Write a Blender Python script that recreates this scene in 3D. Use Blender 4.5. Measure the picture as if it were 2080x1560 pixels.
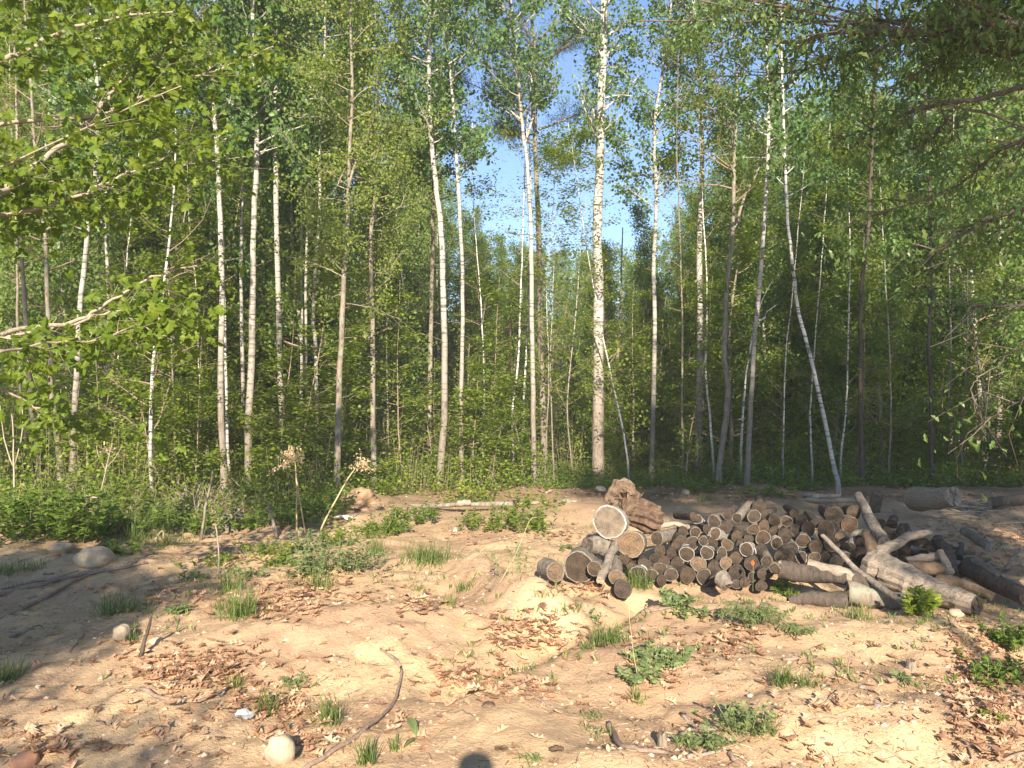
import bpy, math, random
import numpy as np
from mathutils import Vector, Matrix

random.seed(11)
RNG = np.random.default_rng(11)
for _o in list(bpy.data.objects):
    bpy.data.objects.remove(_o)
SC = bpy.context.scene
COL = SC.collection

# ------------------------------------------------------------------ camera, sky, sun, exposure
FPX = 1563.0            # focal length in pixels of the 2080 px wide photograph
CAMZ = 1.6
PITCH = math.atan(20 / FPX)
cd = bpy.data.cameras.new("camera")
cam = bpy.data.objects.new("camera", cd)
COL.objects.link(cam)
cam.location = (0, 0, CAMZ)
cam.rotation_euler = (math.pi / 2 + PITCH, 0, 0)
cd.sensor_width = 36
cd.lens = 36 * FPX / 2080
cd.clip_start = 0.05
cd.clip_end = 600
SC.camera = cam

SUN_EL = math.radians(25.0)
SUN_AZ = math.radians(-2.4)      # light travels towards +Y, a little to -X
ldir = Vector((math.sin(SUN_AZ) * math.cos(SUN_EL), math.cos(SUN_AZ) * math.cos(SUN_EL), -math.sin(SUN_EL)))
sl = bpy.data.lights.new("sun", 'SUN')
sl.energy = 5.0
sl.angle = math.radians(0.53)
sl.color = (1.0, 0.90, 0.74)
sun = bpy.data.objects.new("sun", sl)
COL.objects.link(sun)
sun.rotation_euler = ldir.to_track_quat('-Z', 'Y').to_euler()
sun.location = (0, -5, 20)

W = bpy.data.worlds.new("World")
SC.world = W
W.use_nodes = True
wn = W.node_tree
bg = wn.nodes["Background"]
sky = wn.nodes.new("ShaderNodeTexSky")
sky.sky_type = 'NISHITA'
sky.sun_disc = False
sky.sun_elevation = SUN_EL
sky.sun_rotation = math.pi - SUN_AZ
sky.altitude = 1500
sky.air_density = 1.0
sky.dust_density = 0.2
sky.ozone_density = 4.0
wn.links.new(sky.outputs[0], bg.inputs[0])
bg.inputs[1].default_value = 0.09
SC.view_settings.view_transform = 'Standard'
SC.view_settings.look = 'None'
SC.view_settings.gamma = 1
SC.view_settings.use_curve_mapping = False
SC.view_settings.exposure = 1.45
try:
    SC.cycles.max_bounces = 6
    SC.cycles.transmission_bounces = 4
    SC.cycles.diffuse_bounces = 4
except Exception:
    pass

# ------------------------------------------------------------------ helpers: noise, pixels, mesh
def _hash(ix, iy, s):
    n = (ix.astype(np.int64) * 374761393 + iy.astype(np.int64) * 668265263 + s * 1442695041) & 0x7fffffff
    n = ((n ^ (n >> 13)) * 1274126177) & 0x7fffffff
    n = n ^ (n >> 16)
    return (n & 0xffff) / 65535.0

def vnoise(x, y, s=0):
    x = np.asarray(x, float); y = np.asarray(y, float)
    ix = np.floor(x); iy = np.floor(y)
    fx = x - ix; fy = y - iy
    fx = fx * fx * (3 - 2 * fx); fy = fy * fy * (3 - 2 * fy)
    a = _hash(ix, iy, s); b = _hash(ix + 1, iy, s); c = _hash(ix, iy + 1, s); d = _hash(ix + 1, iy + 1, s)
    return (a * (1 - fx) + b * fx) * (1 - fy) + (c * (1 - fx) + d * fx) * fy - 0.5

def sstep(a, b, v):
    t = np.clip((v - a) / (b - a), 0, 1)
    return t * t * (3 - 2 * t)

def gauss(x, y, cx, cy, sx, sy, rot=0.0):
    dx = x - cx; dy = y - cy
    c, s = math.cos(rot), math.sin(rot)
    u = (dx * c + dy * s) / sx; v = (-dx * s + dy * c) / sy
    return np.exp(-(u * u + v * v))

def segdist(x, y, pts):
    best = np.full(np.shape(x), 1e9)
    for (x0, y0), (x1, y1) in zip(pts[:-1], pts[1:]):
        dx, dy = x1 - x0, y1 - y0
        t = np.clip(((x - x0) * dx + (y - y0) * dy) / (dx * dx + dy * dy), 0, 1)
        best = np.minimum(best, np.hypot(x - x0 - t * dx, y - y0 - t * dy))
    return best

GULLY = [(1.0, 6.1), (0.75, 5.7), (0.28, 5.15), (0.05, 4.8), (-0.35, 4.25)]
RIDGE = [(-0.3, 6.8), (-0.05, 6.1), (0.15, 5.7), (0.42, 5.45)]
def height(x, y):
    x = np.asarray(x, float); y = np.asarray(y, float)
    h = 0.12 * vnoise(x * 0.45, y * 0.45, 1) + 0.14 * vnoise(x * 1.2 + 5, y * 1.2, 2)
    h = h + 0.055 * vnoise(x * 2.7, y * 2.7, 3) + 0.03 * vnoise(x * 6, y * 6, 4)
    lump = sstep(0.0, 0.25, vnoise(x * 0.8 + 3, y * 0.8, 9))
    h = h + (0.016 + 0.02 * lump) * vnoise(x * 13, y * 13, 5) + 0.011 * vnoise(x * 27, y * 27, 6)
    h = h + 0.13 * gauss(x, y, 1.55, 5.8, 0.9, 0.30)
    h = h + 0.13 * gauss(x, y, 3.1, 5.15, 1.4, 0.35, -0.1)
    h = h - 0.10 * gauss(x, y, 2.6, 6.3, 1.2, 0.45)
    h = h + 0.30 * gauss(x, y, -5.6, 8.3, 1.5, 0.7, 0.25) + 0.12 * gauss(x, y, -3.9, 7.1, 0.6, 0.35)
    h = h + 0.12 * gauss(x, y, -1.2, 5.2, 0.8, 0.35, 0.5)
    h = h + 0.08 * gauss(x, y, 1.0, 4.6, 0.7, 0.35, -0.3)
    h = h + 0.08 * gauss(x, y, 2.2, 3.9, 0.9, 0.3, 0.1)
    h = h + 0.24 * np.exp(-(segdist(x, y, RIDGE) / 0.22) ** 2) + 0.10 * gauss(x, y, -.35, 5.5, .8, .45, .3)
    h = h - 0.14 * np.exp(-(segdist(x, y, GULLY) / 0.17) ** 2)
    h = h + 0.25 * gauss(x, y, -2.35, 11.0, 0.5, 0.4)          # soil heap under the root plate
    h = h - 0.5 * sstep(13.0, 17.0, y) + 0.16 * np.clip(y - 20, 0, 60) * sstep(19, 26, y)
    h = h + 0.35 * sstep(14, 20, y) * vnoise(x * 0.25, y * 0.25, 7)
    return h

def ray(px, py):
    u = (px - 1040) / FPX; v = (780 - py) / FPX
    c, s = math.cos(PITCH), math.sin(PITCH)
    return u, c - v * s, s + v * c

def at(px, py, D):
    """world point seen at this pixel of the photograph at forward distance D"""
    a, b, c = ray(px, py)
    t = D / b
    return Vector((a * t, D, CAMZ + c * t))

def ground(px, py):
    """where the line of sight through this pixel meets the ground"""
    a, b, c = ray(px, py)
    ds = np.concatenate([np.arange(2.5, 14, 0.03), np.arange(14, 60, 0.2)])
    t = ds / b
    z = CAMZ + c * t
    hh = height(a * t, ds)
    k = np.nonzero(z <= hh)[0]
    i = k[0] if len(k) else len(ds) - 1
    return Vector((a * t[i], ds[i], float(hh[i])))

def gz(x, y):
    return float(height(np.array([x]), np.array([y]))[0])

class MB:
    def __init__(s):
        s.V = []; s.F = []; s.R = []; s.M = []; s.n = 0
    def add(s, V, F, r=None, m=0):
        V = np.asarray(V, float).reshape(-1, 3); F = np.asarray(F, int).reshape(-1, 3)
        if not len(F): return s
        s.V.append(V); s.F.append(F + s.n); s.n += len(V)
        if r is None: r = 0.5
        s.R.append(np.broadcast_to(np.asarray(r, float), (len(F),)).copy())
        s.M.append(np.full(len(F), m, int))
        return s
    def mesh(s, name, mats, smooth=False):
        V = np.concatenate(s.V); F = np.concatenate(s.F); R = np.concatenate(s.R); M = np.concatenate(s.M)
        me = bpy.data.meshes.new(name)
        me.vertices.add(len(V)); me.vertices.foreach_set("co", V.astype(np.float32).ravel())
        me.loops.add(len(F) * 3); me.loops.foreach_set("vertex_index", F.astype(np.int32).ravel())
        me.polygons.add(len(F))
        me.polygons.foreach_set("loop_start", np.arange(0, len(F) * 3, 3, dtype=np.int32))
        if not isinstance(mats, (list, tuple)): mats = [mats]
        for m in mats: me.materials.append(m)
        me.polygons.foreach_set("material_index", M.astype(np.int32))
        me.polygons.foreach_set("use_smooth", np.full(len(F), bool(smooth)))
        at_ = me.attributes.new("rnd", 'FLOAT', 'FACE')
        at_.data.foreach_set("value", R.astype(np.float32))
        me.update(calc_edges=True)
        return me
    def build(s, name, mats, parent=None, smooth=False, kind=None):
        o = bpy.data.objects.new(name, s.mesh(name, mats, smooth))
        COL.objects.link(o)
        if parent is not None: o.parent = parent
        if kind: o["kind"] = kind
        return o

ALL = []
def tag(o, label=None, cat=None, group=None, kind=None, share=False):
    if label: o["label"] = label
    if cat: o["category"] = cat
    if group: o["group"] = group
    if kind: o["kind"] = kind
    if label and not share: ALL.append(o)
    return o

def empty(name, loc, label, cat, group=None, rot=None, share=False):
    o = bpy.data.objects.new(name, None)
    o.empty_display_size = 0.1
    COL.objects.link(o)
    o.location = loc
    if rot is not None: o.rotation_euler = rot
    return tag(o, label, cat, group, share=share)

def part(name, me, parent, kind=None):
    o = bpy.data.objects.new(name, me)
    COL.objects.link(o); o.parent = parent
    if kind: o["kind"] = kind
    return o

def copy_tree(o, parent=None):
    c = o.copy(); COL.objects.link(c); c.parent = parent
    for ch in list(o.children):
        copy_tree(ch, c)
    return c

def smooth_path(pts, n=4, jit=0.0):
    P = np.array([tuple(p) for p in pts], float)
    if len(P) < 3:
        t = np.linspace(0, 1, n * 2 + 1)[:, None]
        out = P[0] * (1 - t) + P[-1] * t
    else:
        Q = np.vstack([2 * P[0] - P[1], P, 2 * P[-1] - P[-2]])
        out = []
        for i in range(1, len(Q) - 2):
            for k in range(n):
                t = k / n
                out.append(0.5 * ((2 * Q[i]) + (-Q[i - 1] + Q[i + 1]) * t + (2 * Q[i - 1] - 5 * Q[i] + 4 * Q[i + 1] - Q[i + 2]) * t * t
                                  + (-Q[i - 1] + 3 * Q[i] - 3 * Q[i + 1] + Q[i + 2]) * t ** 3))
        out.append(P[-1]); out = np.array(out)
    if jit: out[1:-1] += RNG.normal(0, jit, out[1:-1].shape)
    return out

def tube(P, R, n=8, noise=0.0, cap=True, freq=1.0, ridge=0.0, nridge=9):
    """tapered tube along P; returns V, F"""
    P = np.asarray(P, float); R = np.broadcast_to(np.asarray(R, float), (len(P),))
    T = np.gradient(P, axis=0); T /= np.linalg.norm(T, axis=1)[:, None] + 1e-9
    ref = np.array([1.0, 0, 0]) if abs(T[0, 2]) > 0.7 else np.array([0, 0, 1.0])
    A = np.empty_like(P); a = ref
    for i in range(len(P)):
        a = a - T[i] * (a @ T[i]); a = a / (np.linalg.norm(a) + 1e-9); A[i] = a
    B = np.cross(T, A)
    th = np.linspace(0, 2 * np.pi, n, endpoint=False)
    rr = R[:, None] * np.ones(n)[None]
    if noise:
        k = np.arange(len(P))[:, None] * freq
        rr = rr * (1 + noise * 2 * (vnoise(k + 7 * RNG.random(), np.cos(th)[None] * 1.5 + 9, 3) + vnoise(k * 2.3, np.sin(th)[None] * 2.2 + 5, 4)))
    if ridge:
        rr = rr * (1 + ridge * np.cos(th * nridge)[None] * (1 + 0.5 * vnoise(np.arange(len(P))[:, None] * 1.3, th[None] * 3, 8)))
    V = P[:, None] + rr[..., None] * (np.cos(th)[None, :, None] * A[:, None] + np.sin(th)[None, :, None] * B[:, None])
    V = V.reshape(-1, 3)
    i = np.arange(len(P) - 1)[:, None] * n; j = np.arange(n)[None]; j2 = (j + 1) % n
    a0 = (i + j).ravel(); a1 = (i + j2).ravel(); b0 = a0 + n; b1 = (i + j2 + n).ravel()
    F = np.concatenate([np.stack([a0, a1, b1], 1), np.stack([a0, b1, b0], 1)])
    if cap:
        c0 = len(V); V = np.vstack([V, P[:1], P[-1:]])
        jj = np.arange(n); j2 = (jj + 1) % n
        F = np.vstack([F, np.stack([np.full(n, c0), j2, jj], 1), np.stack([np.full(n, c0 + 1), (len(P) - 1) * n + jj, (len(P) - 1) * n + j2], 1)])
    return V, F

def segs(A, B, ra, rb):
    """many thin three-sided tapered sticks at once"""
    A = np.asarray(A, float); B = np.asarray(B, float); k = len(A)
    ra = np.broadcast_to(ra, (k,)); rb = np.broadcast_to(rb, (k,))
    T = B - A; T /= np.linalg.norm(T, axis=1)[:, None] + 1e-9
    ref = np.where(np.abs(T[:, 2:3]) > 0.8, np.array([[1.0, 0, 0]]), np.array([[0, 0, 1.0]]))
    U = np.cross(T, ref); U /= np.linalg.norm(U, axis=1)[:, None] + 1e-9
    Wv = np.cross(T, U)
    th = np.array([0, 2.094, 4.189])
    ring = np.cos(th)[None, :, None] * U[:, None] + np.sin(th)[None, :, None] * Wv[:, None]
    V = np.concatenate([A[:, None] + ring * ra[:, None, None], B[:, None] + ring * rb[:, None, None]], 1)
    f = np.array([[0, 1, 4], [0, 4, 3], [1, 2, 5], [1, 5, 4], [2, 0, 3], [2, 3, 5]])
    F = (f[None] + (np.arange(k) * 6)[:, None, None]).reshape(-1, 3)
    return V.reshape(-1, 3), F

def inst(tV, tF, pos, X, N, sc):
    """copies of a small template; X = tip direction, N = rough normal"""
    pos = np.asarray(pos, float); k = len(pos)
    X = X / (np.linalg.norm(X, axis=1)[:, None] + 1e-9)
    Y = np.cross(N, X); Y /= np.linalg.norm(Y, axis=1)[:, None] + 1e-9
    Z = np.cross(X, Y)
    sc = np.broadcast_to(sc, (k,))
    V = pos[:, None] + sc[:, None, None] * (tV[None, :, 0:1] * X[:, None] + tV[None, :, 1:2] * Y[:, None] + tV[None, :, 2:3] * Z[:, None])
    F = (tF[None] + (np.arange(k) * len(tV))[:, None, None]).reshape(-1, 3)
    return V.reshape(-1, 3), F

def unit(n):
    v = RNG.normal(size=(n, 3)); return v / np.linalg.norm(v, axis=1)[:, None]

# leaf templates (x = towards the tip, unit length)
LEAF2 = (np.array([[0, 0, 0], [.45, -.36, .06], [1, 0, -.04], [.45, .36, .06]], float), np.array([[0, 1, 2], [0, 2, 3]]))
ROUND = (np.array([[0, 0, 0], [.22, -.38, .05], [.68, -.36, .05], [1, 0, -.03], [.68, .36, .05], [.22, .38, .05]], float),
         np.array([[0, 1, 2], [0, 2, 3], [0, 3, 4], [0, 4, 5]]))
NEEDLE = (np.array([[0, 0, 0], [.5, -.035, 0], [1, 0, -.1], [.5, .035, 0]], float), np.array([[0, 1, 2], [0, 2, 3]]))
def outline_leaf(half, curl=0.0, bend=0.0, fold=0.12):
    """half = [(x, y)...] one side of the outline, base to tip; mirrored, fanned from the midrib"""
    h = np.array(half, float); n = len(h)
    mid = np.stack([h[:, 0], np.zeros(n), np.zeros(n)], 1)
    L = np.stack([h[:, 0], h[:, 1], np.zeros(n)], 1); Rr = L * [1, -1, 1]
    V = np.vstack([mid, L, Rr])
    V[:, 2] += np.abs(V[:, 1]) * fold + bend * (V[:, 0] - .5) ** 2 + curl * V[:, 1] ** 2 * 4
    F = []
    for i in range(n - 1):
        F += [[i, i + 1, n + i + 1], [i, n + i + 1, n + i], [i, 2 * n + i, 2 * n + i + 1], [i, 2 * n + i + 1, i + 1]]
    F = np.array(F)
    ok = []
    for f in F:
        a, b, c = V[f]
        if np.linalg.norm(np.cross(b - a, c - a)) > 1e-5: ok.append(f)
    return V, np.array(ok)
OAKH = [(0, 0), (.2, .19), (.28, .07), (.44, .30), (.52, .10), (.70, .34), (.78, .12), (1, 0)]
OAK = [outline_leaf(OAKH, c, b, f) for c, b, f in ((.25, .3, .12), (.5, -.35, .08), (-.3, .4, .1), (.15, .5, .25))]
MAPH = [(0, 0), (-.12, .40), (.12, .32), (.26, .60), (.44, .28), (.62, .34), (1, 0)]
MAPLE = [outline_leaf(MAPH, -.15, -.25, -.22), outline_leaf(MAPH, .2, -.35, -.1), outline_leaf(MAPH, -.3, .2, .12)]
YOAKH = [(0, 0), (.3, .18), (.42, .09), (.62, .22), (1, 0)]
YOAK = outline_leaf(YOAKH, .2, -.4, .25)
OVALH = [(0, 0), (.25, .22), (.55, .26), (.8, .15), (1, 0)]
OVAL = outline_leaf(OVALH, 0, -.35, .2)
LANCEH = [(0, 0), (.2, .06), (.5, .09), (.8, .05), (1, 0)]
LANCE = outline_leaf(LANCEH, 0, -.7, .3)

# ------------------------------------------------------------------ materials
class NT:
    def __init__(s, name):
        s.m = bpy.data.materials.new(name); s.m.use_nodes = True
        s.t = s.m.node_tree; s.t.nodes.clear()
        s.out = s.t.nodes.new("ShaderNodeOutputMaterial")
    def n(s, ty, **kw):
        nd = s.t.nodes.new("ShaderNode" + ty)
        for k, v in kw.items():
            if k.startswith("i_"):
                key = k[2:]
                key = int(key) if key.isdigit() else key
                nd.inputs[key].default_value = v
            else: setattr(nd, k, v)
        return nd
    def l(s, a, b): s.t.links.new(a, b)
    def ramp(s, fac, stops, interp='LINEAR'):
        r = s.n("ValToRGB"); r.color_ramp.interpolation = interp
        e = r.color_ramp.elements
        while len(e) > 1: e.remove(e[-1])
        for i, (p, c) in enumerate(stops):
            if not isinstance(c, (tuple, list)): c = (c, c, c)
            el = e[0] if i == 0 else e.new(p)
            el.position = p; el.color = (*c[:3], 1)
        s.l(fac, r.inputs[0]); return r.outputs[0]
    def coord(s, scale=(1, 1, 1), kind="Object"):
        if kind == "Position": c = s.n("NewGeometry").outputs["Position"]
        else: c = s.n("TexCoord").outputs[kind]
        mp = s.n("Mapping"); mp.inputs["Scale"].default_value = scale
        s.l(c, mp.inputs[0]); return mp.outputs[0]
    def noise(s, vec, scale, detail=4, rough=0.55, dist=0.0):
        nz = s.n("TexNoise"); nz.inputs["Scale"].default_value = scale; nz.inputs["Detail"].default_value = detail
        nz.inputs["Roughness"].default_value = rough; nz.inputs["Distortion"].default_value = dist
        s.l(vec, nz.inputs["Vector"]); return nz.outputs[0]
    def mix(s, fac, a, b, mode='MIX'):
        m = s.n("Mix", data_type='RGBA', blend_type=mode)
        for inp, v in ((0, fac), (6, a), (7, b)):
            if isinstance(v, (int, float)): m.inputs[inp].default_value = v
            elif isinstance(v, (tuple, list)): m.inputs[inp].default_value = (*v[:3], 1)
            else: s.l(v, m.inputs[inp])
        return m.outputs[2]
    def math(s, op, a, b=0.0):
        m = s.n("Math", operation=op)
        for i, v in ((0, a), (1, b)):
            if isinstance(v, (int, float)): m.inputs[i].default_value = v
            else: s.l(v, m.inputs[i])
        return m.outputs[0]
    def bump(s, h, strength=0.5, dist=0.01):
        b = s.n("Bump"); b.inputs["Strength"].default_value = strength; b.inputs["Distance"].default_value = dist
        s.l(h, b.inputs["Height"]); return b.outputs[0]
    def principled(s, col, rough=0.9, nrm=None, spec=0.2):
        p = s.n("BsdfPrincipled"); p.inputs["Roughness"].default_value = rough
        p.inputs["Specular IOR Level"].default_value = spec
        if isinstance(col, (tuple, list)): p.inputs["Base Color"].default_value = (*col[:3], 1)
        else: s.l(col, p.inputs["Base Color"])
        if nrm is not None: s.l(nrm, p.inputs["Normal"])
        s.l(p.outputs[0], s.out.inputs[0]); return p

def leaf_mat(name, stops, trans=0.45, rough=0.5, spec=0.35, clump=None):
    m = NT(name)
    a = m.n("Attribute", attribute_name="rnd").outputs["Fac"]
    oi = m.n("ObjectInfo").outputs["Random"]
    f = m.math('ADD', m.math('MULTIPLY', a, 0.8), m.math('MULTIPLY', oi, 0.2))
    col = m.ramp(f, stops)
    p = m.n("BsdfPrincipled"); m.l(col, p.inputs["Base Color"])
    p.inputs["Roughness"].default_value = rough; p.inputs["Specular IOR Level"].default_value = spec
    t = m.n("BsdfTranslucent")
    tc = m.mix(1.0, col, (1.25, 1.35, 0.5), 'MULTIPLY'); m.l(tc, t.inputs[0])
    mx = m.n("MixShader"); mx.inputs[0].default_value = trans
    m.l(p.outputs[0], mx.inputs[1]); m.l(t.outputs[0], mx.inputs[2]); m.l(mx.outputs[0], m.out.inputs[0])
    return m.m

def aspen_bark(name, base, dark, low, amt=0.5, lowz=4.0):
    m = NT(name)
    v = m.coord((1, 1, 1)); vs = m.coord((1.2, 1.2, 9))
    n1 = m.noise(vs, 3.0, 5, .6)
    band = m.ramp(n1, [(0.0, 1.0), (0.40, 1.0), (0.47, 0.0), (1, 0)])
    n2 = m.noise(v, 2.2, 3)
    c = m.mix(m.ramp(n2, [(.35, 0.0), (.7, 1.0)]), base, tuple(x * .72 for x in base))
    c = m.mix(m.math('MULTIPLY', band, amt), c, dark)
    vo = m.n("TexVoronoi"); vo.inputs["Scale"].default_value = 2.0; m.l(m.coord((2.2, 2.2, 1.3)), vo.inputs["Vector"])
    eye = m.ramp(vo.outputs["Distance"], [(0, 1.0), (.15, 1.0), (.22, 0.0)])
    c = m.mix(m.math('MULTIPLY', eye, .85), c, dark)
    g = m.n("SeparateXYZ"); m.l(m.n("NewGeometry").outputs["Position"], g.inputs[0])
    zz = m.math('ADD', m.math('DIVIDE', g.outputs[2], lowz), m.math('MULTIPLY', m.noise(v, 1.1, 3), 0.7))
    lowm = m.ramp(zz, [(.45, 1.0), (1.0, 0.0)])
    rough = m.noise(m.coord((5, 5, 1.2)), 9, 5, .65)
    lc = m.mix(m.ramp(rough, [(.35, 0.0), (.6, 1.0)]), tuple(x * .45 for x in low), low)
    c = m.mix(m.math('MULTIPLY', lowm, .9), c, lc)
    m.principled(c, .85, m.bump(rough, .6, .012), .15)
    return m.m

def bark(name, c0, c1, scale=(6, 6, 1.2), s2=6, bumpd=.015, moss=None):
    m = NT(name)
    r = m.noise(m.coord(scale), s2, 6, .7, .3)
    c = m.ramp(r, [(.3, c0), (.62, c1)])
    n2 = m.noise(m.coord((1, 1, 1)), 2.5, 4)
    c = m.mix(m.ramp(n2, [(.4, 0.0), (.7, .6)]), c, tuple(x * .6 for x in c1))
    if moss:
        n3 = m.noise(m.coord((1, 1, 1)), 7, 4)
        c = m.mix(m.ramp(n3, [(.52, 0.0), (.62, .8)]), c, moss)
    m.principled(c, .9, m.bump(r, .8, bumpd), .12)
    return m.m

def cut_mat(name, inner, outer, crack=0.7, ringscale=45, grey=0.5):
    """sawn log end: growth rings and radial cracks about the log's own axis"""
    m = NT(name)
    co = m.n("TexCoord").outputs["Object"]
    sep = m.n("SeparateXYZ"); m.l(co, sep.inputs[0])
    x, y = sep.outputs[0], sep.outputs[1]
    nz = m.noise(co, 6, 3)
    r = m.math('SQRT', m.math('ADD', m.math('MULTIPLY', x, x), m.math('MULTIPLY', y, y)))
    rn = m.math('ADD', r, m.math('MULTIPLY', nz, .02))
    ring = m.math('SINE', m.math('MULTIPLY', rn, ringscale * 6.28))
    ringc = m.ramp(m.math('ADD', m.math('MULTIPLY', ring, .5), .5), [(0, .72), (.5, 1.0), (1, .95)])
    ang = m.math('ARCTAN2', y, x)
    comb = m.n("CombineXYZ"); m.l(m.math('MULTIPLY', ang, 2.6), comb.inputs[0]); m.l(m.math('MULTIPLY', r, 2.0), comb.inputs[1])
    oi = m.n("ObjectInfo").outputs["Random"]; m.l(m.math('MULTIPLY', oi, 50), comb.inputs[2])
    cr = m.noise(comb.outputs[0], 2.2, 3, .7)
    crk = m.ramp(cr, [(0, 1.0), (.34, 1.0), (.39, 0.0)])
    big = m.noise(co, 11, 5, .65)
    base = m.mix(m.ramp(big, [(.35, 0.0), (.68, 1.0)]), inner, outer)
    tint = m.ramp(oi, [(0, (1.0, .95, .9)), (.3, (.75, .72, .7)), (.6, (1.12, 1.0, .85)), (.8, (.6, .56, .53)), (1, (1.3, 1.1, .9))])
    base = m.mix(1.0, base, tint, 'MULTIPLY')
    c = m.mix(1.0, base, ringc, 'MULTIPLY')
    c = m.mix(m.math('MULTIPLY', crk, crack), c, (.035, .025, .018))
    hgt = m.math('SUBTRACT', m.math('MULTIPLY', ring, .15), crk)
    hgt = m.math('ADD', hgt, m.math('MULTIPLY', big, .8))
    m.principled(c, .9, m.bump(hgt, .6, .006), .1)
    return m.m

def rock_mat(name, a, b, sc=8):
    m = NT(name); co = m.coord((1, 1, 1))
    n = m.noise(co, sc, 6, .65); n2 = m.noise(co, sc * 5, 3)
    c = m.mix(m.ramp(n, [(.35, 0.0), (.65, 1.0)]), a, b)
    c = m.mix(m.ramp(n2, [(.55, 0.0), (.72, .5)]), c, tuple(x * .5 for x in b))
    m.principled(c, .8, m.bump(n, .4, .01), .25)
    return m.m

def flat_mat(name, stops, rough=.9, sc=12, bumpd=.004):
    m = NT(name); co = m.coord((1, 1, 1))
    a = m.n("Attribute", attribute_name="rnd").outputs["Fac"]
    c = m.ramp(a, stops); n = m.noise(co, sc, 5, .6)
    c = m.mix(m.ramp(n, [(.35, 0.0), (.7, .55)]), c, m.mix(1.0, c, (.55, .5, .45), 'MULTIPLY'))
    m.principled(c, rough, m.bump(n, .4, bumpd), .15)
    return m.m

M = {}
M['aspen'] = leaf_mat("aspen_leaf", [(0, (.065, .13, .040)), (.45, (.11, .195, .052)), (.8, (.16, .26, .068)), (1, (.27, .36, .12))], .45, .42, .4)
M['aspen_far'] = leaf_mat("far_leaf", [(0, (.09, .15, .038)), (.5, (.16, .24, .055)), (1, (.31, .38, .10))], .5)
M['yellow'] = leaf_mat("young_leaf", [(0, (.12, .17, .030)), (.5, (.19, .25, .040)), (1, (.33, .36, .08))], .45)
M['under'] = leaf_mat("understory_leaf", [(0, (.11, .165, .022)), (.5, (.20, .265, .034)), (1, (.36, .41, .065))], .5)
M['maple'] = leaf_mat("maple_leaf", [(0, (.09, .14, .016)), (.5, (.15, .215, .022)), (.9, (.25, .30, .04)), (1, (.42, .30, .06))], .5, .45, .3)
M['oak'] = leaf_mat("oak_leaf", [(0, (.06, .115, .03)), (.5, (.11, .18, .045)), (.85, (.19, .23, .06)), (1, (.30, .24, .08))], .38, .4, .5)
M['pine'] = leaf_mat("pine_needle", [(0, (.03, .06, .035)), (1, (.08, .12, .06))], .15)
M['shrub'] = leaf_mat("shrub_leaf", [(0, (.08, .135, .025)), (.5, (.15, .225, .036)), (1, (.27, .34, .065))], .45)
M['grass'] = leaf_mat("grass_blade", [(0, (.08, .13, .03)), (.5, (.14, .20, .05)), (.8, (.22, .27, .08)), (1, (.50, .40, .22))], .35, .5, .3)
M['weed'] = leaf_mat("weed_leaf", [(0, (.13, .17, .07)), (.5, (.20, .25, .10)), (1, (.33, .37, .16))], .35)
M['dead'] = leaf_mat("dead_leaf", [(0, (.15, .08, .05)), (.3, (.31, .17, .10)), (.65, (.50, .30, .185)), (1, (.68, .48, .32))], .15, .7, .2)
M['straw'] = leaf_mat("straw", [(0, (.42, .30, .16)), (1, (.75, .60, .40))], .2, .8, .1)
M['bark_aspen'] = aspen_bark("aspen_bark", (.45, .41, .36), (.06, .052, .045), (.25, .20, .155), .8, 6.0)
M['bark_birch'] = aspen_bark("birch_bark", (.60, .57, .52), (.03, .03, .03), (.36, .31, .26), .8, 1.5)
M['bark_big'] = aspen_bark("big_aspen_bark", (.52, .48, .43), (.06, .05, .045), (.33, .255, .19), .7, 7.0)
M['bark_brown'] = bark("brown_bark", (.085, .065, .05), (.32, .26, .20), moss=(.26, .27, .20))
M['bark_dark'] = bark("dark_bark", (.035, .028, .023), (.13, .10, .08))
M['bark_grey'] = bark("grey_bark", (.085, .07, .057), (.30, .25, .20), (5, 5, 5), 6)
M['bark_red'] = bark("furrowed_bark", (.04, .025, .018), (.22, .14, .095), (3, 3, 3), 6, .02)
M['twig'] = bark("twig_bark", (.22, .175, .125), (.44, .36, .27), (10, 10, 3), 5, .003)
M['twig_dark'] = bark("dark_twig_bark", (.07, .055, .045), (.19, .155, .125), (10, 10, 3), 5, .004)
M['stick'] = bark("stick_bark", (.15, .10, .075), (.36, .26, .20), (12, 12, 12), 4, .004)
M['wood'] = bark("bare_wood", (.17, .125, .095), (.44, .36, .28), (14, 14, 2), 4, .006)
M['wood_x'] = bark('weathered_grain', (.12, .088, .066), (.45, .36, .275), (1.6, 15, 15), 4, .012)
M['rot'] = bark("rotten_wood", (.045, .03, .022), (.235, .16, .105), (4, 4, 4), 6, .012)
M['cut'] = cut_mat("cut_face", (.095, .073, .057), (.042, .034, .028))
M['cut_light'] = cut_mat("pale_cut_face", (.23, .16, .108), (.12, .088, .062), .6, 40)
M['cut_big'] = cut_mat("ringed_cut_face", (.27, .23, .19), (.12, .10, .082), .8, 60)
M['soil'] = bark('root_soil', (.16, .10, .06), (.46, .31, .19), (3, 3, 3), 4, .02)
M['rock'] = rock_mat("tan_rock", (.52, .40, .27), (.40, .30, .21))
M['rock_grey'] = rock_mat("grey_rock", (.36, .31, .27), (.25, .21, .18))
M['rock_red'] = rock_mat("reddish_rock", (.50, .26, .15), (.36, .18, .11))
M['debris'] = flat_mat("debris", [(0, (.13, .08, .05)), (.4, (.30, .19, .12)), (.8, (.5, .36, .22)), (1, (.66, .55, .38))])
M['pebble'] = flat_mat("pebble", [(0, (.28, .2, .15)), (.5, (.50, .36, .24)), (1, (.68, .56, .42))], .8)
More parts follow.
